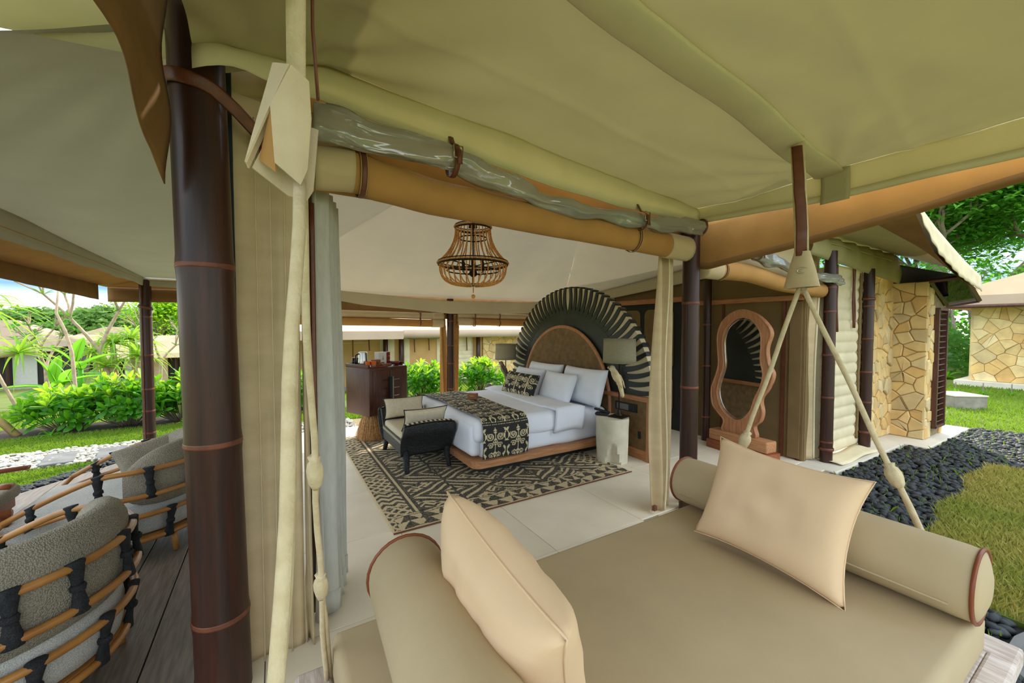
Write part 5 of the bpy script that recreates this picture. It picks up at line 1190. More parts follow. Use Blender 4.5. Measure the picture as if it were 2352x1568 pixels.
def fringe(cx, cy, z1, r1, r0, n):
    T = []
    for k in range(n):
        a = ra.uniform(0, 2 * PI); q = ra.uniform(0, 1) ** .5; top = ra.uniform(.35, 1) if k % 3 else 1
        rt = lerp(r0, r1, top) * ra.uniform(.75, 1.0); L_ = z1 * top; rb = r0 * ra.uniform(.72, 1.2) * (.8 + .2 * top)
        pt = Vector((rt * math.cos(a), rt * math.sin(a), L_)); pb = Vector((rb * math.cos(a + ra.uniform(-.15, .15)), rb * math.sin(a + ra.uniform(-.15, .15)), ra.uniform(.0, .05)))
        d = pb - pt; x = Vector((-math.sin(a), math.cos(a), 0)) * ra.uniform(.0025, .0055)
        T.append([[x[i], 0, d[i], (pt[i] + (cx, cy, 0)[i])] for i in range(3)])
    return T
Tf = [(.20, .22, .38, .13, .225, 2600), (.46, .36, .38, .12, .17, 1500)]
for cx, cy, z1, r1, r0, n in Tf:
    V_ = np.array(fringe(cx, cy, z1, r1, r0, n)); W_f = np.einsum('nij,vj->nvi', V_[:, :, :3], SV) + V_[:, None, :, 3]
    FF = (SF[None] + (np.arange(n) * 6)[:, None, None]).reshape(-1, 4)
    stuff(from_np('raffia_fringe', W_f.reshape(-1, 3), FF, 'raffia', cab, False, world=False))
    obj('leg_core', lathe(nb(), [(r0 * .6, .012), (r0 * .58, .1), (r1 * .7, z1)], (cx, cy, 0), 16), 'raffia', cab, True, world=False)
def on_cab(s, t_, z=1.077):
    c, d = math.cos(math.radians(25)), math.sin(math.radians(25)); return (1.16 + c * s - d * t_, 5.86 + d * s + c * t_, z)
def item(name, lab, cat, s, t_, group=None, z=1.077): return thing(name, lab, cat, on_cab(s, t_, z), math.radians(25), group)
k_ = item('kettle', 'brushed steel kettle at the back of the walnut cabinet', 'kettle', .16, .36)
obj('body', lathe(nb(), [(.078, 0), (.08, .02), (.072, .13), (.064, .205), (.05, .215)], (0, 0, 0), 22), 'steel', k_, 'auto', world=False); obj('handle', tube(nb(), [(-.07, 0, .19), (-.12, 0, .17), (-.125, 0, .07), (-.08, 0, .04)], .010, 8), 'black', k_, True, world=False); obj('base', lathe(nb(), [(.085, -.0), (.085, .015)], (0, 0, 0), 20), 'black', k_, world=False)
for q, (s, t_) in enumerate(((.085, .46), (.15, .50))):
    g_ = item('water_glass', ('clear glass tumbler nearest the curtain on the walnut cabinet', 'clear glass tumbler beside the steel kettle')[q], 'glass', s, t_, 'tumblers on the cabinet')
    obj('glass', lathe(nb(), [(.03, .0), (.036, .13), (.034, .13), (.028, .006)], (0, 0, 0), 16), 'glass', g_, True, world=False); obj('rim', tube(nb(), [(.035 * math.cos(2 * PI * k / 16), .035 * math.sin(2 * PI * k / 16), .13) for k in range(16)], .0025, 5, closed=True), 'white', g_, True, world=False)
for q, (s, t_) in enumerate(((.10, .16), (.17, .13))):
    g_ = item('orange_cup', ('orange cup left of its twin at the cabinet edge', 'orange cup with a green base stripe beside the wooden box')[q], 'cup', s, t_, 'orange cups')
    obj('cup', lathe(nb(), [(.028, 0), (.032, .015), (.034, .085), (.03, .085), (.027, .02)], (0, 0, 0), 16), 'orange', g_, True, world=False)
    if q: obj('stripe', lathe(nb(), [(.0325, .002), (.0335, .03)], (0, 0, 0), 16), 'greenglass', g_, True, world=False)
g_ = item('wooden_box', 'tan wooden tea box with a round emblem on the cabinet', 'box', .27, .20); obj('box', b2((-.055, -.04, 0), (.055, .04, .10), .003), 'boxwood', g_, world=False); obj('emblem', lathe(nb(), [(.012, 0), (.012, .002)], (0, 0, 0), 12), 'walnut', g_, world=False).rotation_euler = (PI / 2, 0, 0); g_.children[-1].location = (.0, -.041, .05)
g_ = item('wooden_tray', 'low wooden tray in front of the white tissue box', 'tray', .41, .16); obj('tray', b2((-.08, -.05, 0), (.08, .05, .03), .004), 'boxwood', g_, world=False)
g_ = item('red_tray', 'flat red lacquer tray at the front of the cabinet top', 'tray', .21, .055); obj('tray', b2((-.13, -.035, 0), (.13, .035, .012), .004), 'red', g_, world=False)
g_ = item('white_box', 'white card box with a small red tower emblem and black handle', 'box', .46, .34); bo = obj('box', b2((-.075, -.05, 0), (.075, .05, .20), .003), 'white', g_, world=False)
obj('emblem', prism(nb(), [(-.014, 0), (-.005, .02), (-.002, .055), (0, .065), (.002, .055), (.005, .02), (.014, 0), (.006, 0), (0, .012), (-.006, 0)], (.01, -.0505, .08), (1, 0, 0), (0, 0, 1), (0, -1, 0), .001), 'red', bo, world=False)
obj('handle', tube(nb(), [(-.035, -.055, .005), (-.025, -.055, .04), (.02, -.055, .04), (.03, -.055, .005)], .005, 6), 'black', g_, True, world=False)
g_ = item('red_box_stack', 'oxblood red canister with banded tiers beside the white box', 'canister', .575, .33)
for k in range(3): obj('tier', b2((-.035, -.035, .067 * k), (.035, .035, .067 * k + .064), .005), 'red', g_, world=False)
g_ = item('red_bowl', 'small oxblood red bowl at the end of the cabinet', 'bowl', .60, .14); obj('bowl', lathe(nb(), [(.025, 0), (.05, .03), (.058, .055), (.053, .055), (.045, .03), (.02, .01)], (0, 0, 0), 20), 'red', g_, True, world=False)

# ------------------------------------------------------------------ standing mirror with wavy teak frame
mi = thing('wavy_mirror', 'tall standing mirror in a wavy teak frame beside the canvas partition', 'mirror', (5.24, 2.90, 0), math.radians(-96))
# local x runs along the width, z up, front is -y
ctl = [(-.40, .60), (-.42, .80), (-.36, .98), (-.315, 1.15), (-.33, 1.35), (-.335, 1.55), (-.27, 1.73), (-.12, 1.85), (.04, 1.88), (.20, 1.82), (.33, 1.70), (.385, 1.58), (.34, 1.40), (.36, 1.22), (.42, 1.08), (.36, .90), (.28, .76), (.30, .60), (.27, .48), (.20, .40), (.20, .25), (-.22, .25), (-.22, .40), (-.32, .50)]
def spline(P, m=5, closed=True):
    out = []; n = len(P)
    for i in range(n):
        p0, p1, p2_, p3_ = (Vector(P[(i + k - 1) % n]).to_3d() for k in range(4))
        for k in range(m):
            t = k / m; out.append(.5 * ((2 * p1) + (-p0 + p2_) * t + (2 * p0 - 5 * p1 + 4 * p2_ - p3_) * t * t + (-p0 + 3 * p1 - 3 * p2_ + p3_) * t ** 3))
    return [(p.x, p.y) for p in out]
outer = spline(ctl)
icl = [(-.30, .62), (-.335, .80), (-.29, .98), (-.245, 1.15), (-.26, 1.35), (-.26, 1.52), (-.20, 1.67), (-.08, 1.77), (.05, 1.79), (.17, 1.73), (.255, 1.60), (.27, 1.45), (.265, 1.25), (.30, 1.08), (.27, .92), (.20, .76), (.15, .60), (.06, .48), (-.06, .43), (-.2, .49)]
inner = spline(icl, 6)
bm = nb()
def ringface(bm, y):
    vo = [bm.verts.new((p[0], y, p[1])) for p in outer]; vi = [bm.verts.new((p[0], y, p[1])) for p in inner]
    eo = [bm.edges.new((vo[i], vo[(i + 1) % len(vo)])) for i in range(len(vo))]; ei = [bm.edges.new((vi[i], vi[(i + 1) % len(vi)])) for i in range(len(vi))]
    bmesh.ops.triangle_fill(bm, use_beauty=True, edges=eo + ei); return vo, vi
a = ringface(bm, -.035); b = ringface(bm, .035)
for A_, B_ in ((a[0], b[0]), (a[1], b[1])):
    for i in range(len(A_)): bm.faces.new((A_[i], A_[(i + 1) % len(A_)], B_[(i + 1) % len(B_)], B_[i]))
obj('frame', bm, 'wood', mi, False, world=False)
obj('frame_edge', tube(nb(), [(p[0], -.033, p[1]) for p in outer], .012, 6, closed=True), 'wood', mi, True, world=False)
obj('frame_edge', tube(nb(), [(p[0], -.033, p[1]) for p in inner], .010, 6, closed=True), 'wood', mi, True, world=False)
big_ = [(p[0] * 1.04, p[1] * 1.0 + (p[1] - 1.1) * .03) for p in inner]
g_ = obj('mirror_glass', prism(nb(), big_, (0, .012, 0), (1, 0, 0), (0, 0, 1), (0, -1, 0), .012), 'mirror', mi, False, world=False)
obj('bevel_line', tube(nb(), [(p[0] * .93, -.0025, 1.1 + (p[1] - 1.1) * .955) for p in inner], .006, 6, closed=True, flat=(.4, 1)), 'steel', g_, True, world=False)
obj('backing', prism(nb(), big_, (0, .034, 0), (1, 0, 0), (0, 0, 1), (0, -1, 0), .02), 'walnut', mi, False, world=False)
obj('base_block', b2((-.40, -.10, .115), (.41, .10, .26), .02, 3), 'wood_x', mi, 'auto', world=False); obj('base_plinth', b2((-.42, -.12, 0), (.44, .12, .115), .008), 'redwood', mi, 'auto', world=False)
# ------------------------------------------------------------------ rattan lounge chairs on the veranda
def lounge():
    t = thing('rattan_lounge_chair', '-', 'chair', (0, 0, 0))
    R0 = .50
    def rail(zb, zf, r_, bulge, fx=.48, n=40):
        """U shaped cane: half circle at the back (-x), arms forward (+x)"""
        P = []
        for k in range(n + 1):
            s = k / n * (2 * fx + PI * r_) ; 
            if s < fx: x, y, q = fx - s, -r_, (fx - s) / fx
            elif s < fx + PI * r_:
                a = (s - fx) / r_; x, y, q = -r_ * math.sin(a), -r_ * math.cos(a), 0
            else: x, y, q = s - fx - PI * r_, r_, (s - fx - PI * r_) / fx
            P.append(Vector((x, y * (1 - .10 * q * q), lerp(zb, zf, q ** 1.3))))
        return P
    rails = [rail(.66, .44, .50, 0), rail(.485, .36, .515, 0), rail(.345, .28, .50, 0), rail(.16, .16, .47, 0)]
    for P in rails: obj('rail', tube(nb(), P, .0175, 10, True, up=(0, 0, 1)), 'rattan', t, True)
    for s in (-1, 1): obj('arm_end', tube(nb(), [P_ for P_ in (rails[0][-1 if s > 0 else 0], rails[0][-1 if s > 0 else 0] + Vector((.05, -s * .02, -.06)), rails[2][-1 if s > 0 else 0] + Vector((.05, -s * .02, .03)), rails[2][-1 if s > 0 else 0])], .0165, 8), 'rattan', t, True)
    obj('front_rail', tube(nb(), [rails[3][0], rails[3][-1]], .02, 8), 'rattan', t, True)
    obj('seat_deck', prism(nb(), [(p.x, p.y) for p in rail(.2, .2, .46, 0, .46)], (0, 0, .15), (1, 0, 0), (0, 0, 1) if False else (0, 1, 0), (0, 0, 1), .03), 'rattan', t)
    for x, y in ((-.30, -.30), (-.30, .30), (.40, -.38), (.40, .38)): obj('leg', tube(nb(), [(x, y, .16), (x * 1.06, y * 1.06, .002)], [.024, .018], 8), 'rattan', t, True)
    def binding(P, Q, idx, w=.034):
        a, b = P[idx], Q[idx]; out = Vector((min(a.x, 0) if a.x < 0 else 0, a.y, 0)).normalized(); tan = (P[min(idx + 1, 40)] - P[max(idx - 1, 0)]).normalized(); bm = nb(); rows = []
        for k in range(11):
            v = k / 10; c = a.lerp(b, v); ww = w * (.52 + .48 * abs(2 * v - 1) ** 1.3); e = .024 if k in (0, 10) else .022 - .008 * math.sin(v * PI)
            dz = Vector((0, 0, .018 if k == 0 else (-.018 if k == 10 else 0)))
            rows.append([c + dz + tan * (ww * math.cos(q)) + out * (e * math.sin(q)) for q in [2 * PI * m / 10 for m in range(10)]])
        rv_ = [[bm.verts.new(p) for p in r_] for r_ in rows]
        for r1, r2 in zip(rv_, rv_[1:]):
            for m in range(10): bm.faces.new((r1[m], r1[(m + 1) % 10], r2[(m + 1) % 10], r2[m]))
        bm.faces.new(rv_[0][::-1]); bm.faces.new(rv_[-1])
        o = obj('cord_binding', bm, 'cordage', t, True)
        c = a.lerp(b, .5); obj('cord_wrap', tube(nb(), [c + tan * (w * .58 * math.cos(q)) + out * (.021 * math.sin(q)) for q in [2 * PI * m / 12 for m in range(12)]], .007, 5, closed=True, flat=(2.2, 1), up=(0, 0, 1)), 'cordage', o, True)
    for i in (2, 7, 11, 15, 18, 22, 25, 29, 33, 38): binding(rails[0], rails[1], i)
    for i in (3, 9, 13, 16, 20, 24, 27, 31, 37): binding(rails[2], rails[3], i)
    # seat: thick U shaped pad; back: curved pad
    SP = [(p.x * .98, p.y * .93) for p in rail(.2, .2, .48, 0, .60, 30)]
    bm = nb(); n = len(SP); rings = []
    for q, z in ((.90, .18), (.985, .20), (1.0, .25), (1.0, .33), (.985, .375), (.93, .40), (.6, .415), (.2, .42)):
        rings.append([bm.verts.new((p[0] * q + .06 * (1 - q), p[1] * q, z)) for p in SP])
    for a, b in zip(rings, rings[1:]):
        for k in range(n): bm.faces.new((a[k], a[(k + 1) % n], b[(k + 1) % n], b[k]))
    bm.faces.new(rings[0][::-1]); bm.faces.new(rings[-1])
    obj('seat_cushion', bm, 'seat_fabric', t, True)
    bm = nb(); rows = []
    for k in range(25):
        a = lerp(math.radians(98), math.radians(262), k / 24); e = abs(2 * k / 24 - 1); hgt = .80 - .10 * e ** 3; th = .075 * (1 - e ** 6) + .012
        c = Vector((math.cos(a), math.sin(a), 0)); rows.append([c * .405 + c * (th * math.cos(q)) * (1 if True else 1) + Vector((0, 0, lerp(.38, hgt, .5) + (hgt - .36) / 2 * (abs(math.sin(q)) ** .6) * (1 if math.sin(q) > 0 else -1) * (1 - .5 * e ** 8))) for q in [2 * PI * m / 14 for m in range(14)]])
    rv_ = [[bm.verts.new(p) for p in r_] for r_ in rows]
    for r1, r2 in zip(rv_, rv_[1:]):
        for m in range(14): bm.faces.new((r1[m], r1[(m + 1) % 14], r2[(m + 1) % 14], r2[m]))
    bm.faces.new(rv_[0][::-1]); bm.faces.new(rv_[-1]); obj('back_cushion', bm, 'chair_fabric', t, True)
    return t
c1 = lounge(); c2 = copy_tree(c1)
for c, lab, loc, rz in ((c1, 'rattan lounge chair seen from behind with its grey back cushion facing the camera', (-1.12, 2.62, .002), math.radians(158)), (c2, 'rattan lounge chair beyond the first, beside the slim veranda post', (-.95, 4.12, .002), math.radians(178))):
    c.location = loc; c.rotation_euler = (0, 0, rz); c['label'] = lab; c['group'] = 'rattan lounge chairs on the deck'
cushion('scatter_cushion', 'grey woven cushion leaning in the farther rattan chair', 'cushion', (-.80, 4.44, .54), (.80, .42, .20), (-.15, .25, .9), .62, .40, .16, 'chair_fabric', None, .06, .006, 18, seed=12)
# red timber armchair whose arm enters at the left
ac = thing('timber_armchair', 'red stained timber armchair whose armrest enters beside the rattan chairs', 'chair', (-1.95, 3.9, 0))
obj('armrest', tube(nb(), [(-2.35, 3.72, .60), (-2.0, 3.74, .625), (-1.68, 3.755, .64), (-1.47, 3.76, .655), (-1.43, 3.76, .65)], .032, 10, True, (.5, 1.3), up=(0, 0, 1)), 'redwood', ac, True)
obj('arm_post', tube(nb(), [(-1.56, 3.76, .62), (-1.56, 3.76, .40)], .034, 10), 'redwood', ac, True)
obj('side_rail', tube(nb(), [(-2.3, 3.74, .47), (-1.44, 3.77, .475)], .026, 10), 'redwood', ac, True); obj('side_rail', tube(nb(), [(-2.3, 3.74, .405), (-1.45, 3.77, .41)], .026, 10), 'redwood', ac, True)
obj('seat_frame', b2((-2.35, 3.71, .36), (-1.62, 3.75, .47), .006), 'redwood', ac); obj('seat_frame', b2((-1.72, 3.75, .36), (-1.62, 4.3, .43), .006), 'redwood', ac); obj('armrest', tube(nb(), [(-2.35, 4.3, .60), (-1.55, 4.3, .63)], .03, 8, True, (.5, 1.3), up=(0, 0, 1)), 'redwood', ac, True)
for x, y in ((-1.66, 3.73), (-2.3, 3.74), (-1.66, 4.3), (-2.3, 4.3)): obj('leg', tube(nb(), [(x, y, .44), (x - .06, y, .002)], [.034, .026], 8), 'redwood', ac, True)
obj('seat_cushion', softbox((-2.32, 3.78, .44), (-1.58, 4.28, .53), .03, 4, .004, 2), 'chair_fabric', ac, True)

# ------------------------------------------------------------------ planting
LV = [(0, 0, 0), (-.16, .28, .03), (.16, .28, .03), (-.25, .62, .045), (.25, .62, .045), (-.19, .86, .02), (.19, .86, .02), (0, 1, -.04), (0, .28, 0), (0, .62, .0), (0, .86, -.02)]
LF = [(0, 8, 1), (0, 2, 8), (1, 8, 9), (1, 9, 3), (8, 2, 4), (8, 4, 9), (3, 9, 10), (3, 10, 5), (9, 4, 6), (9, 6, 10), (5, 10, 7), (10, 6, 7)]
LV = np.array(LV) * (.62, 1, 1); LF = np.array(LF)
leaf_me = {m: mesh_of('leaf', LV, LF, m) for m in ('leaf', 'leaf_new')}
def shrub(name, lab, c, rx, ry, h, n, leaflen, seed, parts=110, group=None, face=(0, -1, 0)):
    r_ = random.Random(seed); t = thing(name, lab, 'shrub', c, 0, group); T = []; stems = nb()
    for k in range(n):
        a = r_.uniform(0, 2 * PI); q = r_.uniform(0, 1) ** .5; e = math.acos(min(1, q)) if False else 0
        px, py = rx * q * math.cos(a), ry * q * math.sin(a); pz = h * (math.sqrt(max(0, 1 - .75 * q * q)) * r_.uniform(.50, 1.0)) * (1 + .16 * wob(px * 3, py * 3, seed))
        tip = Vector((c[0] + px, c[1] + py, c[2] + pz)); ax = Vector((px / rx * .7, py / ry * .7, 1.0 if pz > h * .5 else .35)).normalized()
        tube(stems, [(c[0] + px * .25, c[1] + py * .25, c[2]), (c[0] + px * .8, c[1] + py * .8, c[2] + pz * .6), tip], [.007, .005, .003], 4, False)
        young = pz > h * .62 and r_.random() < .75
        for m in range(9):
            b = m * 2.4 + r_.uniform(-.3, .3); up_a = lerp(.15, 1.25, m / 8)
            o = ax.orthogonal().normalized(); s = ax.cross(o); d = (o * math.cos(b) + s * math.sin(b)) * math.cos(up_a) + ax * math.sin(up_a)
            L_ = leaflen * r_.uniform(.9, 1.4) * lerp(1.1, .75, m / 8)
            T.append((tm(tip - ax * (.05 * (1 - m / 8)), d, ax, (L_, L_, L_)), young and m > 2, tip + d * L_ * .5))
    obj('stems', stems, 'bark', t)
    order = sorted(range(len(T)), key=lambda i: T[i][2].y - .5 * T[i][2].z); near = set(order[:parts])
    for i in near: linked('leaf', leaf_me['leaf_new' if T[i][1] else 'leaf'], T[i][0], t)
    for m, fl_ in (('leaf', False), ('leaf_new', True)):
        rest = [T[i][0] for i in range(len(T)) if i not in near and T[i][1] == fl_]
        if rest: stuff(scatter('foliage', LV, LF, rest, m, t, True))
    return t
G = 'glossy leaved shrubs in the garden bed'
shrub('glossy_shrub', 'glossy green shrub at the bamboo prop end of the hedge', (-2.95, 9.45, -.05), .55, .38, .70, 70, .19, 1, 110, G)
shrub('glossy_shrub', 'glossy green shrub in the middle of the hedge', (-2.2, 9.4, -.05), .6, .4, .86, 85, .19, 2, 130, G)
shrub('glossy_shrub', 'glossy green shrub directly behind the slim veranda post', (-1.45, 9.4, -.05), .55, .4, .86, 80, .19, 3, 120, G)
shrub('glossy_shrub', 'glossy green shrub seen beside the big bamboo post', (-.75, 9.45, -.05), .5, .4, .84, 60, .18, 4, 60, G)
shrub('glossy_shrub', 'glossy green shrub seen in the gap beside the lining curtain', (.45, 9.3, -.05), .5, .4, .80, 60, .18, 5, 80, G)
shrub('glossy_shrub', 'bright green shrub between the walnut cabinet and the rear post', (3.05, 9.25, -.06), .55, .42, .92, 85, .18, 6, 140, G)
shrub('glossy_shrub', 'bright green shrub between the rear post and the far lamp', (4.62, 9.3, -.06), .60, .42, .90, 90, .18, 7, 140, G)

def strapleaf(bm, p, d, L_, w_, droop, n=7, tw=0):
    """long folded drooping frond leaf"""
    d = Vector(d).normalized(); side = d.cross(Vector((0, 0, 1))); side = side.normalized() if side.length > 1e-4 else Vector((1, 0, 0)); rows = []
    for k in range(n + 1):
        s = k / n; q = Vector(p) + d * (L_ * s * (1 - .25 * droop * s)) + Vector((0, 0, -droop * L_ * s ** 2.4)); ww = w_ * (1 - s ** 1.6) * min(1, .45 + s * 4) + .001
        rows.append([bm.verts.new(q - side * ww), bm.verts.new(q - Vector((0, 0, ww * .5))), bm.verts.new(q + side * ww)])
    for a, b in zip(rows, rows[1:]):
        for m in range(2): bm.faces.new((a[m], a[m + 1], b[m + 1], b[m]))
def rosette(t, c, n, L_, w_, seed, m='frond', el=(-.1, 1.2), part=True):
    r_ = random.Random(seed)
    for k in range(n):
        a = k * 2.4 + r_.uniform(-.2, .2); e = lerp(el[0], el[1], k / n); d = (math.cos(a) * math.cos(e), math.sin(a) * math.cos(e), math.sin(e))
        obj('frond', (lambda b: (strapleaf(b, c, d, L_ * r_.uniform(.75, 1.15), w_, r_.uniform(.35, .75)), b)[1])(nb()), m, t, True)
pn = thing('pandanus', 'leaning pandanus with long drooping blades beside the bamboo props', 'plant', (-5.6, 13.6, -.4))
obj('trunk', tube(nb(), [(-6.4, 13.6, .1), (-5.7, 13.55, .82), (-5.3, 13.5, 1.03), (-4.95, 13.48, 1.08)], [.08, .07, .06, .06], 8), 'bark_pale', pn, True)
obj('prop_root', tube(nb(), [(-5.4, 13.5, 1.0), (-5.2, 13.5, .4), (-4.9, 13.4, -.35)], [.045, .035, .035], 6), 'bark_pale', pn, True)
rosette(pn, (-4.93, 13.48, 1.08), 36, 1.15, .036, 4)
pn = thing('pandanus', 'taller pandanus whose striped blades hang in beside the canopy edge', 'plant', (-6.0, 14.2, -.4))
obj('trunk', tube(nb(), [(-6.3, 14.3, -.4), (-6.1, 14.2, 1.0), (-5.75, 13.9, 2.2)], [.09, .07, .06], 8), 'bark_pale', pn, True); rosette(pn, (-5.7, 13.9, 2.2), 34, 1.35, .045, 5, el=(-.5, 1.0))
pn = thing('pandanus', 'dense pandanus clump between banana plant and veranda post', 'plant', (-4.4, 17.6, -.7))
for i, (x, y, z, n) in enumerate(((-4.95, 18.0, .85, 36), (-4.45, 17.7, 1.15, 44), (-4.0, 17.8, 1.3, 44), (-3.75, 17.4, .75, 36), (-4.5, 17.2, .45, 30))):
    obj('trunk', tube(nb(), [(x + .1, y, -.7), (x, y, z)], [.09, .07], 8), 'bark_pale', pn, True); rosette(pn, (x, y, z), n, 1.25, .045, 20 + i)
bn = thing('banana_plant', 'young banana plant with broad upright leaves behind the hedge', 'plant', (-4.75, 14.6, -.4))
def broad(bm, p, d, L_, w_, dr):
    d = Vector(d).normalized(); side = d.cross(Vector((0, 0, 1))); side = side.normalized() if side.length > .05 else Vector((1, 0, 0)); up = side.cross(d); rows = []
    for k in range(11):
        s = k / 10; q = Vector(p) + d * (L_ * s) + Vector((0, 0, -dr * L_ * s * s)); ww = w_ * (s ** .55 * (1 - s) ** .8) * 1.9 + .004
        rows.append([bm.verts.new(q + side * (ww * f) + up * (abs(f) * ww * .35)) for f in (-1, -.5, 0, .5, 1)])
    for a, b in zip(rows, rows[1:]):
        for m in range(4): bm.faces.new((a[m], a[m + 1], b[m + 1], b[m]))
    return bm
def banana(t, x, y, zs, L):
    for k, (dx, dy, dz, L_, w_, z) in enumerate(L):
        b = broad(nb(), (x + .04 * k, y, zs + z), (dx, dy, dz), L_, w_, .28); o = obj('leaf', b, 'banana', t, True)
        obj('midrib', tube(nb(), [Vector((x + .04 * k, y, zs + z - .005)) + Vector((dx, dy, dz)).normalized() * (L_ * s) + Vector((0, 0, -.28 * L_ * s * s)) for s in (0, .35, .7, .98)], [.014, .011, .007, .003], 5), 'leaf_new', o, True)
    obj('stalk', tube(nb(), [(x + .1, y, -.45), (x + .1, y, zs + .2)], [.08, .06], 8), 'banana', t, True)
banana(bn, -4.85, 14.6, -.05, ((-1.2, -.2, .35, 1.0, .15, .2), (.7, -.6, .5, .95, .17, .2), (.2, -.2, 1.3, 1.1, .17, .25), (-.4, -.1, 1.1, 1.0, .16, .3), (1.1, -.1, .6, 1.0, .17, .25), (-.6, -.6, .2, .9, .14, .1), (.45, -.7, 1.0, 1.0, .17, .2), (-1.0, -.5, .05, .95, .12, .0)))
bn = thing('banana_plant', 'taller banana plant with pale leaves beside the thin sapling', 'plant', (-4.75, 16, -.5))
banana(bn, -4.8, 16, .35, ((.3, -.3, 1.2, 1.1, .2, .3), (-.5, -.2, .9, 1.0, .18, .2), (.9, -.2, .7, 1.1, .18, .2), (.1, -.6, .5, .8, .17, .1), (.6, -.5, .1, .9, .13, .0)))
for i, (p, q, lab) in enumerate((((-3.45, 9.3, -.05), (-4.4, 9.6, 1.15), 'raw bamboo prop pole nearest the hedge'), ((-3.75, 9.15, -.05), (-4.25, 9.15, .72), 'thick raw bamboo prop pole ending in the soil'), ((-3.85, 9.6, -.05), (-4.7, 9.7, .85), 'raw bamboo prop pole behind the other two'))):
    t = thing('bamboo_prop', lab, 'pole', p, 0, 'bamboo tree props'); obj('pole', tube(nb(), [p, q], .05, 10), 'raw_bamboo', t, True)
    for f in (.3, .62): obj('node_ring', tube(nb(), [Vector(p).lerp(Vector(q), f - .008), Vector(p).lerp(Vector(q), f + .008)], .054, 10), 'bark_pale', t, True)
sg = thing('aloe_tuft', 'small spiky tuft at the foot of the hedge by the bamboo props', 'plant', (-3.0, 8.98, -.05)); rosette(sg, (-3.0, 8.98, -.04), 14, .3, .02, 31, 'leaf', (.2, 1.3))
sg = thing('aloe_tuft', 'small spiky tuft at the soil edge beside the big bamboo post', 'plant', (-1.35, 8.95, -.05)); rosette(sg, (-1.35, 8.95, -.04), 12, .28, .022, 32, 'leaf_new', (.5, 1.4))

# trees: a branching trunk with leaf sprays
def branchy(bm, p, d, L_, r_, depth, rr_, tips, spread=.6, up=.15):
    q = p + d * L_; m = p.lerp(q, .5) + Vector((rr_.uniform(-1, 1), rr_.uniform(-1, 1), rr_.uniform(-.3, .3))) * L_ * .07
    tube(bm, [p, m, q], [r_, r_ * .85, r_ * .7], 7 if depth > 2 else 5, False)
    if depth == 0: tips.append((q, d)); return
    if depth <= 2: tips.append((q, d))
    for k in range(rr_.choice((2, 3)) if depth > 1 else 3):
        e = Vector((rr_.uniform(-1, 1), rr_.uniform(-1, 1), rr_.uniform(-.5, .8))).normalized()
        branchy(bm, q, (d + e * spread + Vector((0, 0, up))).normalized(), L_ * rr_.uniform(.62, .85), r_ * .66, depth - 1, rr_, tips, spread, up)
SPR = np.array([(-.5, 0, 0), (.5, 0, 0), (.35, 1, .0), (-.35, 1, 0)]); SPF = np.array([(0, 1, 2, 3)])
DV = np.array([(0, 0, 0), (-.28, .5, .06), (0, 1, -.05), (.28, .5, .06)]); DF = np.array([(0, 3, 2, 1)])
def tree(name, lab, base_, hgt, r_, seed, m, leaf, per, cl, depth=4, spread=.7, up=.1, lean=(0, 0, 1), bark='bark', flat=.5, group=None, forks=1):
    rr_ = random.Random(seed); t = thing(name, lab, 'tree', base_, 0, group); bm = nb(); tips = []; b0 = Vector(base_)
    for f in range(forks):
        branchy(bm, b0 + Vector((rr_.uniform(-.2, .2), rr_.uniform(-.2, .2), 0)) * (forks > 1), (Vector(lean) + Vector((rr_.uniform(-.3, .3), rr_.uniform(-.3, .3), 0)) * (forks > 1)).normalized(), hgt, r_, depth, rr_, tips, spread, up)
    obj('trunk', bm, bark, t, True); T = []
    for q, d in tips:
        for k in range(per):
            o = Vector((rr_.gauss(0, 1), rr_.gauss(0, 1), rr_.gauss(0, flat))) * cl; e = Vector((rr_.uniform(-1, 1), rr_.uniform(-1, 1), rr_.uniform(-.5, .4))); L_ = leaf * rr_.uniform(.6, 1.3)
            T.append(tm(q + o, e, (rr_.uniform(-.4, .4), rr_.uniform(-.4, .4), 1), (L_, L_, L_)))
    if T: stuff(scatter('foliage', DV, DF, T, m, t))
    return t
Rt = 'spreading rain trees behind the stone villa'
tree('rain_tree', 'huge spreading rain tree behind the stone villa roof', (29, 4.7, -.1), 3.0, .27, 11, 'leaf_tree', .30, 130, 1.15, 5, .8, .10, (.0, .12, 1), flat=.25, group=Rt)
tree('rain_tree', 'spreading rain tree behind the curved eave of the stone wall', (33, 8.6, -.1), 3.2, .26, 12, 'leaf_tree', .32, 120, 1.2, 5, .8, .1, (0, -.1, 1), flat=.25, group=Rt)
tree('rain_tree', 'spreading rain tree at the edge of view beyond the villa', (31, 1.5, -.1), 3.2, .26, 13, 'leaf_tree', .32, 120, 1.2, 5, .8, .1, (0, .1, 1), flat=.25, group=Rt)
tree('rain_tree', 'tall rain tree standing deep behind the other rain trees', (44, 6.5, -.1), 4.2, .35, 19, 'leaf_tree', .45, 110, 1.7, 5, .8, .1, (0, .0, 1), flat=.3, group=Rt)
tree('rain_tree', 'pale twiggy tree between the villa and the rain trees', (25, 5.4, -.1), 1.5, .06, 15, 'leaf_tree', .2, 6, .5, 4, .55, .35, (0, 0, 1), flat=.5, group=Rt, forks=3)
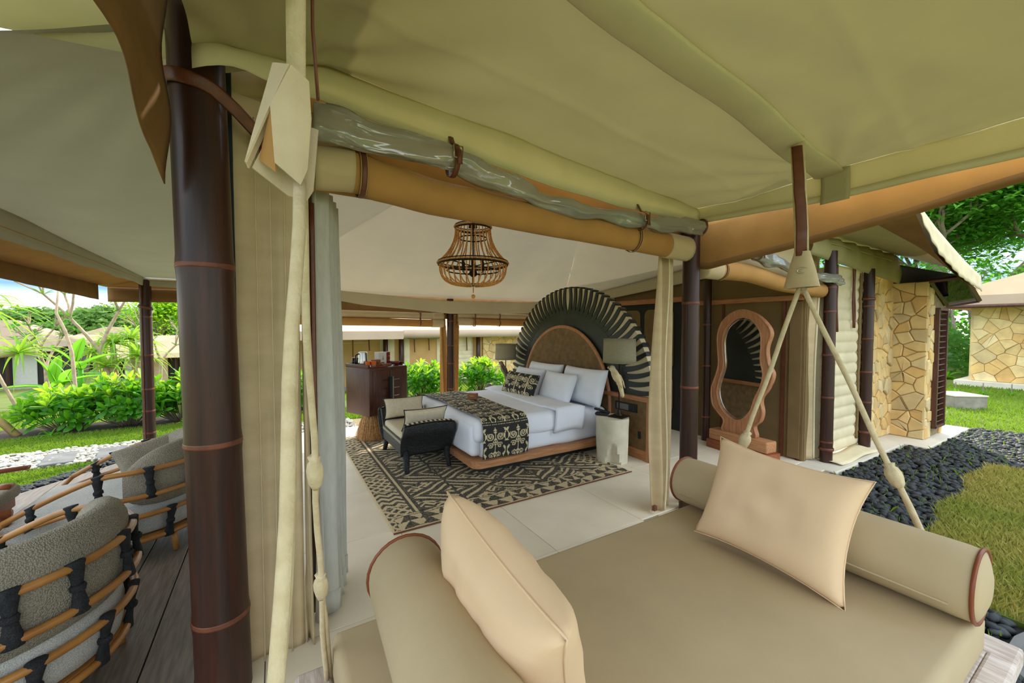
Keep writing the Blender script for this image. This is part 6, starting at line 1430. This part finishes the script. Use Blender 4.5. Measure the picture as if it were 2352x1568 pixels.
for i, (x, y, s) in enumerate(((21, 4.6, 1.0), (23.5, 5.2, 1.3), (26, 3.9, 1.4), (40, 8, 3.2), (42, 14, 3.6), (44, 2, 3.4), (38, 19, 3.0))):
    r_ = random.Random(40 + i); t = thing('bush', ('leafy dark bush behind the louvred pier', 'leafy dark bush next to the stone villa corner', 'leafy dark bush under the rain tree', 'tall dark thicket behind the rain trees', 'tall dark thicket to the north of the rain trees', 'tall dark thicket south of the rain trees', 'tall dark thicket far beyond the bedroom roof')[i], 'bush', (x, y, -.1))
    T = []
    for k in range(900 if i < 3 else 2600):
        a, e = r_.uniform(0, 2 * PI), r_.uniform(0, 1); q = r_.uniform(.75, 1.05); p = Vector((x + s * 1.3 * q * math.cos(a) * math.sqrt(1 - e * e), y + s * 1.3 * q * math.sin(a) * math.sqrt(1 - e * e), s * (1.5 if i < 3 else 2.3) * q * e)); L_ = .12 * (1 + s * .6) * r_.uniform(.7, 1.3)
        T.append(tm(p, (r_.uniform(-1, 1), r_.uniform(-1, 1), r_.uniform(-.8, .5)), (math.cos(a), math.sin(a), e), (L_, L_, L_)))
    stuff(scatter('foliage', DV, DF, T, 'leaf_dark' if i < 3 else 'leaf_tree', t))
    obj('stems', tube(nb(), [(x, y, -.1), (x + .1, y, s * .9)], [.08 * s, .03 * s], 6), 'bark', t)
fr = []
def frangipani(lab, base_, hgt, seed, n_t=None, lean=(0, 0, 1), depth=3, leafy=5, r_=.07):
    rr_ = random.Random(seed); t = thing('frangipani_tree', lab, 'tree', base_, 0, 'frangipani trees'); bm = nb(); tips = []
    branchy(bm, Vector(base_), Vector(lean).normalized(), hgt, r_, depth, rr_, tips, .8, .25); obj('trunk', bm, 'bark_pale', t, True); T = []
    for q, d in tips:
        if rr_.random() > .75 and leafy < 5: continue
        for k in range(leafy * 2):
            a = k * 2.4; e = rr_.uniform(-.2, .8); L_ = .26 * rr_.uniform(.7, 1.1); T.append(tm(q, (math.cos(a), math.sin(a), e), (0, 0, 1), (L_, L_, L_)))
    if T: stuff(scatter('foliage', LV, LF, T, 'leaf_dark', t, True))
frangipani('frangipani tree with tufted dark leaves in front of the tent roofs', (-6.6, 20.0, -.9), 1.15, 3, lean=(-.1, 0, 1), leafy=6, r_=.08)
frangipani('bare leaning frangipani tree rising over the pandanus clump', (-3.9, 17.2, -.65), 1.75, 8, lean=(-.45, 0, 1), leafy=3, r_=.09)
frangipani('bare frangipani tree between the veranda post and the big bamboo post', (-4.0, 21.0, -1.0), 1.3, 5, lean=(.1, 0, 1), leafy=2)
frangipani('small frangipani tree standing against the grey roofed tent', (-8.9, 21.5, -1.0), 1.2, 6, leafy=6)
sp_ = thing('thin_sapling', 'thin pale sapling stem growing up out of the hedge', 'tree', (-3.4, 11.3, -.25)); obj('stem', tube(nb(), [(-3.4, 11.3, -.25), (-3.41, 11.32, .5), (-3.43, 11.3, 1.15), (-3.53, 11.35, 1.6), (-3.66, 11.4, 1.95), (-3.62, 11.5, 2.7)], [.034, .032, .03, .026, .022, .016], 8), 'bark_pale', sp_, True)
gt = tree('shade_tree', 'bright green leafy tree glimpsed beside the big bamboo post', (-6.8, 36.5, -1.4), 1.7, .14, 21, 'leaf_new', .26, 80, .6, 4, .7, .2, flat=.7)
# hillside woods beyond the garden
r_ = random.Random(77)
hills = [(-46 + 3.6 * i + r_.uniform(-1, 1), 74 + r_.uniform(-5, 8), r_.uniform(1.1, 1.5)) for i in range(13)]
for i, (x, y, s) in enumerate(hills):
    t = thing('hillside_tree', 'distant rounded tree of the woods on the hillside', 'tree', (x, y, terrain(x, y)), 0, 'hillside woods'); T = []; g0 = terrain(x, y); hh = r_.uniform(3.0, 4.1) - g0
    for k in range(1500):
        a, e = r_.uniform(0, 2 * PI), r_.uniform(-.25, 1); q = r_.uniform(.82, 1.06); c = math.sqrt(max(0, 1 - e * e)); p = (x + 3.4 * s * q * c * math.cos(a), y + 3.4 * s * q * c * math.sin(a), g0 + hh * .45 + hh * .58 * s * e * q)
        L_ = r_.uniform(.5, .95); T.append(tm(p, (r_.uniform(-1, 1), r_.uniform(-1, 1), r_.uniform(-.6, .4)), (c * math.cos(a), c * math.sin(a), e + .3), (L_, L_, L_)))
    stuff(scatter('foliage', DV, DF, T, 'leaf_hill', t)); obj('trunk', tube(nb(), [(x, y, g0), (x, y, g0 + hh * .5)], [.3, .2], 6), 'bark', t)

# ------------------------------------------------------------------ far tents on the left
def pyramid(name, lab, x0, x1, y0, y1, zg, ze, zp, roof, front, cat='building'):
    t = thing(name, lab, cat, ((x0 + x1) / 2, (y0 + y1) / 2, zg)); cx, cy = (x0 + x1) / 2, (y0 + y1) / 2; o_ = .5
    bm = nb(); A_ = [bm.verts.new(p) for p in ((x0 - o_, y0 - o_, ze), (x1 + o_, y0 - o_, ze), (x1 + o_, y1 + o_, ze), (x0 - o_, y1 + o_, ze))]; r1_ = bm.verts.new((lerp(x0, x1, .35), cy, zp)); r2_ = bm.verts.new((lerp(x0, x1, .65), cy, zp))
    bm.faces.new((A_[0], A_[1], r2_, r1_)); bm.faces.new((A_[1], A_[2], r2_)); bm.faces.new((A_[2], A_[3], r1_, r2_)); bm.faces.new((A_[3], A_[0], r1_)); bmesh.ops.solidify(bm, geom=bm.faces[:], thickness=.04); obj('roof', bm, roof, t)
    obj('fascia', b2((x0 - o_, y0 - o_ - .02, ze - .22), (x1 + o_, y0 - o_ + .02, ze + .02)), roof, t)
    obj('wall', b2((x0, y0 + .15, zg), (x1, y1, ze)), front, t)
    n = max(3, int((x1 - x0) / 1.3))
    for k in range(n + 1):
        x = lerp(x0, x1, k / n); obj('post', tube(nb(), [(x, y0 - .1, zg), (x, y0 - .1, ze)], .07, 8), 'bamboo', t)
        if k < n: w_ = obj('curtain_panel', b2((x + .12, y0 + .08, zg + .1), (x + (x1 - x0) / n * (.45 + .2 * (k % 2)), y0 + .14, ze - .25)), ('linen', 'khaki', 'greenglass')[k % 3], t)
    obj('sill', b2((x0 - .3, y0 - .4, zg - .2), (x1 + .3, y0 + .2, zg + .1)), 'concrete', t)
    return t
pyramid('guest_tent', 'far canvas tent with grey taupe roof nearest the pandanus', -16.5, -10.4, 31.5, 37, -1.6, .62, 2.1, 'roof_tan', 'dark')
pyramid('guest_tent', 'far canvas tent with pale roof behind the frangipani', -13.6, -9.2, 38.5, 43, -1.5, .25, 1.15, 'roof_far', 'dark')
pyramid('guest_tent', 'far canvas tent with taupe roof low under the hillside woods', -14.0, -10.2, 46, 51, -1.2, .75, 1.75, 'roof_tan', 'khaki')
pyramid('guest_tent', 'far canvas tent with sunlit roof beyond the veranda post', -6.4, -3.2, 26.5, 30, -1.45, .38, 1.25, 'roof_far', 'dark')

# neighbouring tent seen through the rear opening
nbr = thing('neighbour_tent', 'long canvas neighbour tent with tan walls beyond the rear opening', 'building', (5, 14.6, -.5))
obj('wall', b2((-.2, 14.5, -.55), (8.0, 14.7, 1.5)), 'wall_far', nbr); obj('plinth', b2((-.4, 14.0, -.75), (12.5, 14.7, -.36)), 'concrete', nbr)
obj('roof', sheet(nb(), lambda u, v: (lerp(-.4, 13, u), lerp(14.0, 19.5, v), lerp(1.56, 3.1, v)), 20, 8, .03), 'roof_far', nbr, True); obj('roof_band', sheet(nb(), lambda u, v: (lerp(1, 13, u), 13.98 + .01 * math.sin(u * 60) * v, lerp(1.58, 1.30, v)), 60, 2, .02), 'roof_tan', nbr, True)
obj('porch_roof', sheet(nb(), lambda u, v: (lerp(-.3, 3.55, u), lerp(12.6, 14.3, v), lerp(1.56, 1.74, v)), 10, 4, .03), 'roof_far', nbr); obj('porch_band', sheet(nb(), lambda u, v: (lerp(-.3, 3.55, u), 12.58, lerp(1.55, 1.30, v)), 30, 2, .02), 'roof_tan', nbr); obj('porch_band', sheet(nb(), lambda u, v: (3.55, lerp(12.58, 14.2, u), lerp(1.55, 1.36, v)), 6, 2, .02), 'roof_tan', nbr)
obj('end_band', b2((3.25, 14.45, -.4), (3.75, 14.5, 1.4)), 'quilt', nbr); obj('end_band', b2((4.1, 14.45, -.4), (4.3, 14.5, 1.4)), 'quilt', nbr); obj('end_band', b2((5.35, 14.45, -.4), (5.62, 14.5, 1.4)), 'quilt', nbr)
obj('quilted_panel', sheet(nb(), ribbed(6.05, 6.85, -.4, 1.4, 14.46, 11, .02), 6, 80, .01), 'quilt', nbr, True)
for x in (3.4, 3.95, 7.02): obj('post', tube(nb(), [(x, 14.3, -.5), (x, 14.3, 1.42)], .085, 10), 'bamboo', nbr, True)
obj('rail', tube(nb(), [(2.3, 14.2, -.4), (2.3, 14.2, 1.3)], .02, 6), 'node', nbr)
obj('cross_rail', tube(nb(), [(1.9, 14.42, 1.14), (2.9, 14.42, 1.14)], .014, 6), 'quilt', nbr)
for x, l in ((2.85, .5), (4.45, .6), (5.0, .55), (6.55, .6)): obj('cord', tube(nb(), [(x, 14.38, 1.36), (x + .02, 14.38, 1.36 - l)], .022, 6), 'leather', nbr)
obj('vinyl_swag', tube(nb(), [(4.2 + .16 * k, 14.3, 1.30 - .035 * math.sin(k * PI / 4) ** 2) for k in range(9)], .035, 8), 'vinyl', nbr, True)
obj('low_rail', tube(nb(), [(4.2, 14.2, .28), (5.6, 14.2, .28)], .03, 6), 'leather', nbr)
obj('stone_core', b2((7.3, 14.45, -.5), (9.8, 14.8, 1.4)), 'mortar', nbr)
stones(nbr, (7.3, 14.45, -.4), (1, 0, 0), (0, 0, 1), (0, -1, 0), 2.3, 1.75, 90, 21, .03, .6)

# stone villa on the right
vi = thing('stone_villa', 'honey stone villa with pale pyramid roof on the lawn', 'building', (20.6, 0, 0))
obj('stone_core', b2((17.82, -5, -.1), (23, 3.12, 2.3)), 'mortar', vi); obj('plinth', b2((17.55, -5.2, -.12), (23.2, 3.4, .10), .01), 'plinth', vi)
stones(vi, (17.82, 3.12, .1), (0, -1, 0), (0, 0, 1), (-1, 0, 0), 3.2, 2.2, 110, 31, .04, .6)
obj('stone_corner', b2((17.8, 3.08, .1), (23, 3.14, 2.3)), 'stone', vi)
bm = nb(); A_ = [bm.verts.new(p) for p in ((17.3, -5.5, 2.58), (17.3, 3.9, 2.58), (23.5, 3.9, 2.58), (23.5, -5.5, 2.58))]; pk = bm.verts.new((20.6, -.6, 4.4))
for k in range(4): bm.faces.new((A_[k], A_[(k + 1) % 4], pk))
bmesh.ops.solidify(bm, geom=bm.faces[:], thickness=.04); obj('roof', bm, 'roof_far', vi)
obj('roof_band', b2((17.28, -5.5, 2.28), (17.32, 3.9, 2.58)), 'roof_tan', vi); obj('roof_band', b2((17.28, 3.88, 2.28), (23.5, 3.92, 2.58)), 'roof_tan', vi); obj('gutter', tube(nb(), [(17.26, 3.95, 2.27), (17.26, -5.5, 2.27)], .05, 8), 'walnut', vi, True); obj('soffit', b2((17.3, -5.5, 2.26), (17.9, 3.9, 2.29)), 'tan_dark', vi)
kb = thing('concrete_trough', 'low grey concrete block on the lawn near the stone villa', 'block', (12.8, 2.4, -.07)); obj('block', bx((12.8, 2.42, .06), (.62, .62, .28), Matrix.Rotation(math.radians(-38), 3, 'Z'), .015), 'concrete', kb); obj('top_slab', bx((12.8, 2.42, .21), (.65, .65, .03), Matrix.Rotation(math.radians(-38), 3, 'Z'), .008), 'plinth', kb)
for i in range(9):
    x, y = 15.2 + .3 * (i % 3), 2.9 - .42 * i; t = thing('young_plant', 'young leafy seedling in the row before the stone villa', 'plant', (x, y, -.07), 0, 'seedlings by the villa'); rosette(t, (x, y, -.05), 9, .35, .03, 60 + i, 'leaf', (.5, 1.45)); obj('stem', tube(nb(), [(x, y, -.08), (x, y, .25)], .012, 5), 'bark', t)
sg = thing('fern_tuft', 'spreading fern on the grass bank behind the louvred pier', 'plant', (19.5, 4.0, -.07)); rosette(sg, (19.5, 4.0, -.05), 14, .8, .08, 81, 'leaf', (.1, 1.1))
